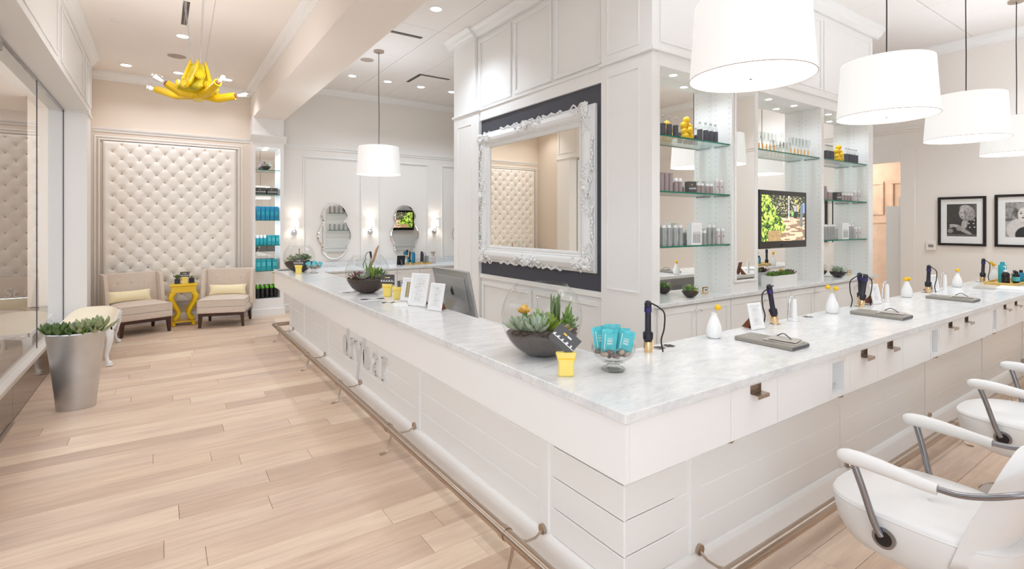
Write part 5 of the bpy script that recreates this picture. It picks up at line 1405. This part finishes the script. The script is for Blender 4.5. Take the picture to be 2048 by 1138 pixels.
# bamboo tray with bottles at the right end
def tray(label, loc, rz, w, d):
    t = thing('bamboo_tray', label, 'tray', loc, rz)
    MB().box(-w / 2, w / 2, -d / 2, d / 2, 0, .012).build('tray_base', 'bamboo', t)
    MB().box(-w / 2, w / 2, -d / 2, -d / 2 + .012, .012, .03).box(-w / 2, w / 2, d / 2 - .012, d / 2, .012, .03).box(-w / 2, -w / 2 + .012, -d / 2 + .012, d / 2 - .012, .012, .03).box(w / 2 - .012, w / 2, -d / 2 + .012, d / 2 - .012, .012, .03).build('tray_rim', 'bamboo', t, bevel=.002)
TR = (7.78, 1.58, CT)
tray('bamboo tray of hair products at the right end of the bar', TR, 0, .72, .26)
p1, c1 = straight(.036, .12, .016, .02, .012)
def put(t, x, y, z, rz=0, sc=None):
    t.location = (x, y, z); t.rotation_euler = (0, 0, rz)
    if sc: t.scale = (sc, sc, sc)
    return t
zt = CT + .0125
a = put(bottle('pump_bottle', 'dark brown pump bottle with a white pump on the bar tray', 'bottle', p1, 'bottle_black', c1), 7.50, 1.55, zt); pump(a, .15)
p2, c2 = straight(.036, .20, .02, .03)
put(bottle('spray_can', 'tall turquoise bottle on the bar tray', 'bottle', p2, 'teal_box', c2, 'teal_box'), 7.62, 1.60, zt)
p3, c3 = straight(.03, .10, .016, .03)
a = put(bottle('spray_bottle', 'clear spray bottle with a dark trigger on the bar tray', 'bottle', p3, 'silver_bottle', c3, 'silver_bottle'), 7.74, 1.62, zt); trigger(a, .13)
put(bottle('serum_bottle', 'black bottle with a pale label on the bar tray', 'bottle', p3, 'bottle_black', c3, 'black', [(.0305, .02), (.0305, .07)], 'teal_foil'), 7.72, 1.51, zt)
put(bottle('serum_bottle', 'grey bottle in the middle of the bar tray', 'bottle', p3, 'silver_bottle', c3, 'label_dark'), 7.86, 1.55, zt)
put(bottle('serum_bottle', 'teal and black bottle at the right of the bar tray', 'bottle', p3, 'blue_box', c3, 'black'), 7.97, 1.52, zt)

# ================================================================ NICHES: glass shelves and goods
YS = TY + .10
def XP(px, y=YS):
    k = (px - 1024) / 1025.; s, c = math.sin(YAW), math.cos(YAW); return y * (s + c * k) / (c - s * k)
SH = (2.352, 1.872, 1.40)
for k, (a, b) in enumerate(NICHE):
    for z in (SH if k != 1 else SH[:1]):
        s1 = MB().box(a + .002, b - .002, TY + .024, TB - .001, z - .012, z).build('glass_shelf', 'shelf_glass', tower)
        MB().box(a + .002, b - .002, TY + .018, TY + .024, z - .0125, z + .0005).build('shelf_edge', 'shelf_edge', s1)
        MB().tube([(b - .006, TY + .03, z - .016), (b - .006, TB - .02, z - .016)], .003, 6).build('shelf_bracket', 'grey_metal', s1)
NN = ('left niche', 'middle niche', 'right niche')
pc, cc = straight(.0235, .145, .011, .016, .028)
clear = Repeat(bottle('water_bottle', 'x', 'bottle', pc, 'bowl_glass', cc, 'aluminium', [(.0242, .02), (.0242, .115)], 'label_dark', group='dark labelled clear bottles'))
pm, cm = straight(.0215, .148, .019, .02)
tallm = Repeat(bottle('shampoo_bottle', 'x', 'bottle', pm, 'mauve', cm, 'mauve', group='mauve bottles'))
ps_, cs_ = straight(.019, .098, .018, .03)
shortm = Repeat(bottle('spray_can', 'x', 'bottle', ps_, 'mauve', cs_, 'porcelain', group='mauve bottles'))
pj_, cj = straight(.019, .075, .017, .022)
midm = Repeat(bottle('lotion_bottle', 'x', 'bottle', pj_, 'mauve', cj, 'porcelain', group='mauve bottles'))
wav = [(.0, 0), (.021, 0), (.0225, .03), (.0195, .075), (.0225, .12), (.021, .15), (.017, .158), (.0, .158)]
silver = Repeat(bottle('conditioner_bottle', 'x', 'bottle', wav, 'silver_bottle', [(.017, .158), (.017, .182), (.0, .183)], 'porcelain', group='silver bottles'))
silvs = Repeat(bottle('lotion_bottle', 'x', 'bottle', [(r_ * .9, z_ * .68) for r_, z_ in wav], 'silver_bottle', [(.015, .107), (.015, .13), (.0, .131)], 'porcelain', group='silver bottles'))
pd, cd = straight(.0195, .15, .017, .028)
pale = Repeat(bottle('spray_can', 'x', 'bottle', pd, 'pale_bottle', cd, 'porcelain', dot=(.0195, .09), group='pale bottles with a blue dot'))
def rowput(rep, pxs, z, desc, sc=None):
    for i, px in enumerate(pxs):
        rep.put((XP(px), YS, z), -.5, '%s %s' % (('only' if len(pxs) == 1 else ORD[i]), desc), sc)
SC1 = (1, 1, 1)
rowput(clear, (1326, 1338.5, 1351), SH[0], 'dark-labelled clear bottle left of the lemons, left niche')
rowput(clear, (1399.5, 1411, 1421, 1430.5), SH[0], 'dark-labelled clear bottle right of the lemons, left niche')
rowput(clear, (1651.5, 1655.7, 1660, 1664), SH[0], 'dark-labelled clear bottle left of the lemons, right niche')
rowput(clear, (1692, 1697, 1702, 1707, 1712), SH[0], 'dark-labelled clear bottle right of the lemons, right niche')
lem0 = MB().ball((0, 0, 0), (.033, .033, .029), 14, 9).ball((.0, 0, .027), (.009, .009, .008), 8, 5).build('lemon', 'lemon', None, smooth=2)
first = True
for px, where in ((1373, 'left niche'), (1677, 'right niche')):
    k = 0
    for (dx, dy, dz) in ((0, 0, .178), (-.034, .005, .128), (.036, 0, .122), (.0, .035, .115), (.012, -.03, .082), (-.036, -.005, .07), (.04, .02, .06), (.0, .03, .03), (-.032, -.018, .03), (.032, -.02, .03)):
        o = lem0 if first else lem0.copy()
        if not first: COL.objects.link(o)
        first = False
        o.location = (XP(px) + dx * 1.05, YS + dy * .8, SH[0] + dz + .002); o.rotation_euler = (rng.uniform(-1.5, 1.5), rng.uniform(-1.5, 1.5), 0)
        tag(o, '%s lemon from the top of the pile in the %s' % (ORD[k], where), 'lemon', 'lemons on the top shelves'); k += 1
for kk, (o, pxs) in enumerate(((NN[0], None), (NN[2], None))):
    L = kk == 0; w = o
    rowput(tallm, (1323, 1332, 1341) if L else (1650,), SH[1], 'tall mauve bottle on the middle shelf, ' + w)
    rowput(shortm, (1351.5, 1360) if L else (1657, 1661), SH[1], 'white-capped mauve can on the middle shelf, ' + w)
    rowput(midm, (1396, 1404, 1414, 1422) if L else (1684, 1690, 1696, 1702), SH[1], 'short mauve bottle right of the dark box, ' + w)
    rowput(pale, (1433, 1442) if L else (1710, 1717), SH[1] , 'pale blue-dotted can on the middle shelf, ' + w, (1, 1, .82))
    rowput(silver, (1327, 1338, 1350, 1361) if L else (1650.5, 1656, 1661.5, 1667), SH[2], 'silver bottle left of the white box, ' + w)
    rowput(silvs, (1402, 1409) if L else (1693,), SH[2], 'small silver bottle right of the white box, ' + w)
    rowput(silver, (1418, 1426.5) if L else (1698.5, 1704), SH[2], 'silver bottle right of the white box, ' + w)
    rowput(pale, (1436, 1445) if L else (1711, 1717.5), SH[2], 'pale blue-dotted can on the lowest shelf, ' + w)
    # dark skyline box, white window box
    px = 1381 if L else 1674
    t = thing('gift_box', 'dark box with a white skyline print on the middle shelf, ' + w, 'box', (XP(px), YS, SH[1]), -.25)
    MB().box(-.042, .042, -.03, .03, 0, .105).build('carton', 'grey_card', t, bevel=.001)
    printed('box_print', 'printed', t, (-.041, -.0306, .001), (.082, 0, 0), (0, 0, .103), 30, 30, skyline)
    px = 1385 if L else 1683
    t = thing('window_box', 'white gift box with a product window on the lowest shelf, ' + w, 'box', (XP(px), YS - .02, SH[2]), -.2)
    MB().box(-.06, .06, -.03, .03, 0, .20).build('carton', 'frame_white', t, bevel=.002)
    printed('window_print', 'printed', t, (-.045, -.0306, .02), (.09, 0, 0), (0, 0, .16), 24, 30, lambda s, tt: (238, 238, 236) if tt > .62 else ((170, 170, 170) if abs((s * 4) % 1 - .5) < .36 and tt < .5 else (214, 214, 212)))
# flutes and decanter
fl = thing('champagne_flute', 'x', 'glass', (0, 0, 0), 0, 'champagne flutes on the top shelf')
MB().lathe([(.0, .003), (.028, .003), (.029, .005), (.004, .01), (.0035, .075), (.012, .09), (.022, .13), (.023, .20), (.0225, .20), (.021, .13), (.0, .092)], 18, cap=False).build('glass', 'bowl_glass', fl, smooth=1)
MB().lathe([(.0, .010), (.007, .012), (.007, .075), (.0, .085)], 10).build('amber_stem', 'orange_candy', fl, smooth=1)
flr = Repeat(fl)
rowput(flr, (1518, 1525, 1533, 1540, 1548), SH[0], 'amber-stemmed flute left of the decanter, middle niche')
rowput(flr, (1582, 1589, 1596, 1602.5, 1609, 1616), SH[0], 'amber-stemmed flute right of the decanter, middle niche')
dc = thing('decanter', 'clear glass decanter with a ball stopper between the flutes', 'decanter', (XP(1564), YS, SH[0]))
MB().lathe([(.0, .003), (.06, .004), (.065, .02), (.05, .07), (.02, .12), (.014, .17), (.02, .19)], 24, cap=False).build('flask', 'bowl_glass', dc, smooth=1)
MB().ball((0, 0, .215), .02, 12, 8).cyl((0, 0, .18), (0, 0, .2), .01, n=10).build('stopper', 'bowl_glass', dc, smooth=1)
# things on the marble ledge
def bowl_plant(label, loc, R, plants, sand='soil', sc=1):
    return terrarium(label, loc, R, R * 1.55, R * .72, R * .62, sand, plants)
bowl_plant('small glass bowl of succulents with a yellow bloom in the left niche', (XP(1373), TY + .06, .93), .075, ((-.3, 0, 'bush', .045, 'leaf_mid', 40), (.3, 0, 'bush', .045, 'leaf_lime', 40), (.5, -.5, 'flat', .03, 'flower_yellow', 18), (0, .3, 'ros', .07, 'leaf_mid', 16)))
bowl_plant('round glass bowl of grey air plants in the right niche', (XP(1676), TY + .10, .93), .095, ((-.3, 0, 'bush', .06, 'leaf_silver', 50), (.3, 0, 'bush', .06, 'leaf_grey', 50), (0, .3, 'bush', .06, 'leaf_silver', 40)), 'bottle_black')
def cube_photo(label, px):
    t = thing('photo_cube', label, 'picture frame', (XP(px), TY + .12, .93), -.3)
    MB().box(-.03, .03, -.006, .006, .0, .07).build('gold_frame', 'gold', t, bevel=.002)
    printed('photo', 'printed', t, (-.021, -.0068, .016), (.042, 0, 0), (0, 0, .042), 10, 10, lambda s, tt: (236, 230, 214) if min(s, tt, 1 - s, 1 - tt) < .2 else ((90, 80, 70) if s + tt > 1 else (190, 180, 165)))
    MB().box(-.03, .03, .006, .03, .0, .006).build('stand', 'gold', t)
cube_photo('small gold-framed photo on the left niche ledge', 1414); cube_photo('small gold-framed photo on the right niche ledge', 1702)
x0, x1 = XP(1540, TY + .03), XP(1588, TY + .03)
pb = thing('planter_box', 'white rectangular planter with yellow-flowered succulents below the television', 'planter', ((x0 + x1) / 2, TY + .06, .93))
w = (x1 - x0) / 2
MB().box(-w, w, -.065, -.055, 0, .12).box(-w, w, .055, .065, 0, .12).box(-w, -w + .01, -.055, .055, 0, .12).box(w - .01, w, -.055, .055, 0, .12).box(-w + .01, w - .01, -.055, .055, 0, .1).build('box', 'frame_white', pb)
for i, (dx, mt, kind) in enumerate(((-.8, 'leaf_mid', 0), (-.45, 'leaf_dark', 0), (-.1, 'leaf_mid', 1), (.2, 'leaf_dark', 0), (.5, 'leaf_mid', 0), (.8, 'leaf_plum', 0))):
    MB().rosette((dx * w, -.02 + .02 * (i % 2), .105), .08 if i != 5 else .09, 26, .4, 1.45, .34).build('succulent', mt, pb)
MB().rosette((-.1 * w, -.03, .165), .028, 20, .2, 1.3, .7).build('yellow_bloom', 'flower_orange', pb)

# ================================================================ SHELF COLUMN GOODS
XC = lambda px: (lambda k: 9.76 * (math.sin(YAW) + math.cos(YAW) * k) / (math.cos(YAW) - math.sin(YAW) * k))((px - 1024) / 1025.)
def box_thing(name, label, cat, x, y, z, w, d, h, mat, band=None, group=None):
    t = thing(name, label, cat, (x, y, z), 0, group)
    MB().box(-w / 2, w / 2, -d / 2, d / 2, 0, h).build('carton', mat, t, bevel=.002)
    if band: MB().box(-w / 2 * .7, w / 2 * .7, -d / 2 - .001, -d / 2, h * band[0], h * band[1]).build('panel_print', band[2], t)
    return t
bowl_plant('small glass bowl of dried succulents on the top shelf of the shelf column', (XC(531), 9.77, CSH[0]), .09, ((-.2, 0, 'bush', .07, 'leaf_plum', 40), (.3, 0, 'ros', .09, 'leaf_silver', 22)), 'soil')
for i, px in enumerate((521, 544)):
    t = thing('skyline_box', '%s black skyline box on the second shelf of the shelf column' % ('left' if i == 0 else 'right'), 'box', (XC(px), 9.76, CSH[1]), 0, 'black skyline boxes')
    MB().box(-.085, .085, -.05, .05, 0, .115).build('carton', 'bottle_black', t, bevel=.002)
    printed('box_print', 'printed', t, (-.083, -.0506, .002), (.166, 0, 0), (0, 0, .11), 30, 20, skyline)
for i, px in enumerate((516.5, 525.5, 534.5, 543.5, 552.5)):
    box_thing('product_carton', '%s tall blue carton on the third shelf of the shelf column' % ORD[i], 'box', XC(px), 9.76, CSH[2], .062, .055, .235, 'blue_box', (.35, .62, 'teal_box'), 'tall blue cartons')
pa, ca_ = straight(.024, .12, .02, .05)
wb = Repeat(bottle('pump_bottle', 'x', 'bottle', pa, 'teal_box', ca_, 'porcelain', group='white-capped teal bottles'))
for i, px in enumerate((515, 522.5, 530)): wb.put((XC(px), 9.76, CSH[3]), 0, '%s white-capped teal bottle on the fourth shelf of the shelf column' % ORD[i])
for i, px in enumerate((538.5, 546.5, 554.5)):
    box_thing('product_carton', '%s small teal carton on the fourth shelf of the shelf column' % ORD[i], 'box', XC(px), 9.76, CSH[3], .055, .05, .165, 'teal_box', (.4, .75, 'teal_foil'), 'small teal cartons')
for i, px in enumerate((516, 526.5, 537.5, 549)):
    box_thing('product_carton', '%s wide teal carton on the fifth shelf of the shelf column' % ORD[i], 'box', XC(px), 9.76, CSH[4], .08, .06, .19, 'teal_box', (.4, .75, 'teal_foil'), 'wide teal cartons')
pb_, cb = straight(.036, .17, .026, .04)
gb = Repeat(bottle('juice_bottle', 'x', 'bottle', pb_, 'bottle_black', cb, 'green_cap', [(.0365, .05), (.0365, .09)], 'black', group='black bottles with green caps'))
for i, px in enumerate((516, 525, 534, 543, 551)): gb.put((XC(px), 9.76, OZ0), 0, '%s green-capped black bottle at the bottom of the shelf column' % ORD[i])

# ================================================================ VANITY WALL
VZ, VY = .765, 9.12
va = thing('vanity_counter', 'long white vanity cabinet with a marble top under the wavy mirrors', 'cabinet', (4.6, 9.5, 0))
MB().box(2.25, 8.0, VY, BY - .02, VZ - .035, VZ).build('marble_top', 'marble', va, world=True, bevel=.003)
MB().box(2.25, 8.0, BY - .04, BY - .02, VZ, VZ + .1).build('backsplash', 'marble', va, world=True)
MB().box(2.27, 7.98, VY + .03, BY - .022, 0, VZ - .035).build('carcass', 'white_paint', va, world=True)
xs = [2.3 + i * .45 for i in range(13)]
for i, (a, b) in enumerate(zip(xs[:-1], xs[1:])):
    d = MB().box(a + .004, b - .004, VY + .012, VY + .03, .1, VZ - .05).build('door', 'white_satin', va, world=True, bevel=.002)
    r = MB().ring('y', VY + .012, a + .004, b - .004, .1, VZ - .05, .06, -.006).build('door_frame', 'white_satin', d, bevel=.002); r.data.transform(Matrix.Translation(-Vector(va.location)))
    kx = b - .03 if i % 2 == 0 else a + .03
    r = MB().ball((kx, VY - .014, VZ - .1), .013, 10, 6).cyl((kx, VY + .01, VZ - .1), (kx, VY - .01, VZ - .1), .005, n=8).build('knob', 'chrome', d, smooth=1); r.data.transform(Matrix.Translation(-Vector(va.location)))
def wavy(label, x):
    zc = 1.435; hw, hh = .31, .525
    # half outline (dx, dz) from top centre down the right side; mirrored left
    half = [(0, 1.0), (.25, .985), (.45, .92), (.62, .80), (.74, .66), (.80, .56), (.72, .50), (.66, .42), (.68, .32), (.78, .20), (.92, .06), (1.0, -.10), (.98, -.24), (.88, -.38), (.76, -.48), (.70, -.58), (.78, -.66), (.70, -.74), (.55, -.86), (.35, -.96), (.15, -1.0), (0, -1.0)]
    out = half + [(-a, b) for a, b in half[-2:0:-1]]
    pts = [(a * hw, b * hh) for a, b in out]
    # smooth
    for _ in range(2):
        q = []
        for i, p in enumerate(pts):
            n_ = pts[(i + 1) % len(pts)]; q += [(p[0] * .75 + n_[0] * .25, p[1] * .75 + n_[1] * .25), (p[0] * .25 + n_[0] * .75, p[1] * .25 + n_[1] * .75)]
        pts = q
    t = thing('wavy_mirror', label, 'mirror', (x, BY - .02, zc), 0, 'wavy frameless mirrors')
    MB().prism([(a * .93, b * .95) for a, b in pts], 'y', -.012, .0).build('mirror_glass', 'mirror', t)
    n_ = len(pts); m = MB()
    m.add([(a, -.002, b) for a, b in pts] + [(a * .93, -.012, b * .95) for a, b in pts], [(i, (i + 1) % n_, n_ + (i + 1) % n_, n_ + i) for i in range(n_)]).build('bevel', 'mirror', t)
    MB().prism(pts, 'y', .0, .012).build('backing', 'label_dark', t)
wavy('wavy frameless mirror behind the middle terrarium on the vanity wall', 2.715)
wavy('wavy frameless mirror reflecting a television on the vanity wall', 4.13)
wavy('wavy frameless mirror half hidden by the tower', 5.54)
def sconce(label, x):
    t = thing('wall_sconce', label, 'wall lamp', (x, BY, 1.43), 0, 'small wall sconces')
    MB().cyl((0, 0, 0), (0, -.015, 0), .05, n=24).ball((0, -.03, 0), (.03, .03, .03), 14, 8).build('back_plate', 'chrome', t, smooth=1)
    MB().tube([(0, -.03, 0), (0, -.09, .01), (0, -.10, .06), (0, -.10, .12)], .007, 8).build('arm', 'chrome', t, smooth=1)
    MB().lathe([(.062, .10), (.05, .24)], 28, (0, -.10, 0), cap=False).build('shade', 'sconce_shade', t, smooth=1)
    l = point('sconce_light', (0, -.10, .165), 2.0, (1, .95, .9), .02); l.parent = t
sconce('wall sconce left of the first wavy mirror', 2.0); sconce('wall sconce between the two wavy mirrors', 3.41); sconce('wall sconce right of the mirror reflecting the television', 4.80)
# goods on the vanity
TV = (4.30, 9.70, VZ)
tray('bamboo tray of bottles on the vanity before the second mirror', TV, 0, .56, .2)
zv = VZ + .0125
a = put(bottle('spray_can', 'turquoise bottle on the vanity tray', 'bottle', p2, 'blue_box', c2, 'blue_box'), 4.22, 9.70, zv, 0, 1.05)
for i, (x, lb) in enumerate(((4.08, 'dark curling iron left of the turquoise bottle on the vanity'), (4.33, 'dark curling iron right of the turquoise bottle on the vanity'))):
    copy_tree(ci, (x, 9.55, VZ), -YAW, lb)
put(bottle('lotion_bottle', 'teal bottle at the left of the vanity tray', 'bottle', p3, 'teal_box', c3, 'black'), 4.12, 9.72, zv)
put(bottle('shampoo_bottle', 'tall dark bottle on the vanity tray', 'bottle', p2, 'label_dark', c2, 'label_dark'), 4.42, 9.72, zv)
for i, x in enumerate((4.50, 4.55)): put(bottle('shampoo_bottle', '%s slim silver bottle on the vanity tray' % ('left' if i == 0 else 'right'), 'bottle', pm, 'silver_bottle', cm, 'porcelain'), x, 9.73, zv)
a = put(bottle('spray_bottle', 'clear spray bottle with a grey trigger on the vanity', 'bottle', p3, 'pale_bottle', c3, 'pale_bottle'), 4.66, 9.68, VZ, 0, 1.2); trigger(a, .13, 'grille_grey')
t = easel_frame('black-backed easel frame on the vanity counter', (3.93, 9.66, VZ), PI - YAW + .5, .17, .20, textlines(12, 9), back='black')
ft = thing('vanity_tap', 'slim white tap on the vanity behind the pedestal bowl', 'tap', (3.0, 9.62, VZ))
MB().lathe([(.024, 0), (.02, .01), (.018, .17), (.0, .175)], 16).tube([(0, 0, .16), (0, -.04, .17), (0, -.09, .15)], .012, 8).build('body', 'porcelain', ft, smooth=1)
hi = thing('hair_iron', 'black hair iron on a curly cord standing at the vanity', 'hair iron', (3.12, 9.45, VZ))
MB().tube(curve([(0, 0, 0), (-.012, 0, .04), (.0, 0, .10), (.035, 0, .15), (.03, 0, .21), (.06, 0, .27), (.10, 0, .29), (.12, 0, .28)]), .006, 6).build('cord', 'black', hi, smooth=1)
MB().tube([(.125, 0, .30), (.135, 0, .22), (.14, 0, .16)], [.02, .019, .012], 10).build('handle', 'navy_black', hi, smooth=1)
# shelves with goods on the far side of the tower, visible only in the mirror
for z in (1.42, 1.86):
    s1 = MB().box(3.5, 4.35, TY1 + .002, TY1 + .16, z - .012, z).build('glass_shelf', 'shelf_glass', tower)
    MB().box(3.5, 4.35, TY1 + .16, TY1 + .166, z - .0125, z + .0005).build('shelf_edge', 'shelf_edge', s1)
    for i in range(7):
        (silver if z < 1.6 else tallm).put((3.56 + i * .115, TY1 + .08, z), 0, '%s bottle on the %s far-side shelf, seen in the vanity mirror' % (ORD[i], 'lower' if z < 1.6 else 'upper'))

# ================================================================ RIGHT WALL
def portrait(kind):
    def fn(s, t):
        g = [0.]
        def el(cx, cy, rx, ry, v, soft=.25, ang=0.):
            dx, dy = s - cx, t - cy; ca, sa = math.cos(ang), math.sin(ang)
            q = math.sqrt(((dx * ca + dy * sa) / rx) ** 2 + ((-dx * sa + dy * ca) / ry) ** 2)
            k = min(1, max(0, (1 - q) / soft + .5)) if soft else (1 if q < 1 else 0); g[0] += (v - g[0]) * k
        nz = vnoise(s * 26, t * 26, 4); nf = vnoise(s * 60, t * 60, 9)
        if kind == 0:
            g[0] = 66 + 44 * max(0, s - .72) / .28 + 8 * nz
            if t < .44: g[0] -= 8
            el(.82, .30, .26, .36, 52 + 22 * (nf > .8), .12)                       # dark spotted dress
            for cx, cy in ((.92, .50), (.74, .40), (.78, .28), (.93, .29), (.90, .40)): el(cx, cy, .028, .02, 214, .3)
            el(.60, .38, .10, .17, 208 - 50 * nf, .2, -.3)                          # pale scarf
            el(.66, .56, .10, .10, 150, .3)                                        # neck
            el(.68, .80, .25, .16, 150 + 70 * vnoise(s * 18, t * 40, 2), .2, -.35)  # waved fair hair
            el(.80, .66, .15, .17, 120 + 90 * vnoise(s * 34, t * 34, 6), .25)
            el(.545, .70, .125, .165, 204 - 70 * max(0, s - .54) / .12, .2, .15)       # face
            el(.47, .655, .03, .03, 186, .3)
            for cx in (.495, .60): el(cx, .725, .03, .013, 84, .5)
            for cx in (.49, .60): el(cx, .755, .04, .007, 120, .5)
            el(.515, .60, .04, .015, 96, .5); el(.475, .675, .012, .02, 150, .5)
            el(.60, .17, .28, .055, 172, .2, -.42)                                   # forearm
            el(.28, .33, .20, .045, 190, .25, -.12); el(.16, .30, .09, .03, 176, .3, .3)
            el(.42, .25, .10, .08, 158, .3)
            el(.12, .17, .10, .07, 128 + 40 * nf, .4)
            if t < .07: g[0] = 92 + 20 * nz
        else:
            g[0] = 186 - 60 * nz * (1 if t > .45 else .5); el(.1, .5, .2, .04, 110, .4)
            el(.52, .22, .50, .34, 224 - 14 * nz, .12); el(.58, .06, .30, .24, 44 + 14 * nf, .08)
            el(.50, .72, .27, .22, 66 + 60 * vnoise(s * 22, t * 22, 3), .2); el(.52, .86, .22, .10, 150 + 60 * nf, .3)
            el(.51, .49, .09, .12, 206, .3); el(.51, .64, .16, .20, 228, .15)
            for cx in (.445, .575): el(cx, .675, .035, .014, 60, .5); el(cx, .715, .045, .008, 110, .5)
            el(.51, .555, .05, .017, 84, .5); el(.515, .605, .022, .012, 180, .5)
        v = g[0]
        return (v, v * .98, v * .96)
    return fn
def wall_picture(label, y0, y1, z0, z1, kind):
    t = thing('framed_photo', label, 'picture', (RX, (y0 + y1) / 2, (z0 + z1) / 2)); w, h = (y1 - y0) / 2, (z1 - z0) / 2
    MB().ring('x', -.002, -w, w, -h, h, .032, -.028).build('frame', 'frame_black', t, bevel=.002)
    MB().box(-.012, -.002, -w + .03, w - .03, -h + .03, h - .03).build('mat_board', 'paper', t)
    printed('photograph', 'printed', t, (-.0126, w * .62, -h * .62), (0, -2 * w * .62, 0), (0, 0, 2 * h * .66), 96, 120, portrait(kind))
wall_picture('black-framed portrait of a woman in profile with raised hands', 2.09, 2.61, 1.284, 1.966, 0)
wall_picture('black-framed portrait of a woman facing front, cut by the right edge', 1.46, 2.005, 1.284, 1.975, 1)
th = thing('thermostat', 'small white thermostat on the wall beside the doorway', 'thermostat', (RX, 2.69, 1.27))
MB().box(-.025, 0, -.06, .06, -.065, .065).build('cover', 'beige_wall', th, bevel=.004)
MB().box(-.028, -.025, -.03, .03, -.02, .02).build('display', 'clip_grey', th)
# camera dome on the ceiling, seen in the niche mirror
cd_ = thing('security_camera', 'small black dome camera under the tiled ceiling', 'camera', (3.6, .6, CEIL_R))
MB().lathe([(.06, 0), (.06, -.02), (.045, -.03)], 20).build('mount', 'white_satin', cd_, smooth=1)
MB().ball((0, 0, -.035), (.04, .04, .035), 14, 8).build('dome', 'black_gloss', cd_, smooth=2)
# sign on the shop beyond the passage
cu = bpy.data.curves.new('sign', 'FONT'); cu.body = 'St.Cro'; cu.size = .3; cu.extrude = .02; cu.shear = .15
so = bpy.data.objects.new('sign', cu); COL.objects.link(so)
dg = bpy.context.evaluated_depsgraph_get(); me = bpy.data.meshes.new_from_object(so.evaluated_get(dg)); bpy.data.objects.remove(so)
so = bpy.data.objects.new('shop_sign', me); COL.objects.link(so); me.materials.append(MATS['clip_light'])
so.location = (-2.75, 14.95, -.35); so.rotation_euler = (PI / 2, 0, 0); so.location.z = .0
so.location.z = .02
tag(so, 'white shop lettering seen through the glass shop front', 'sign')
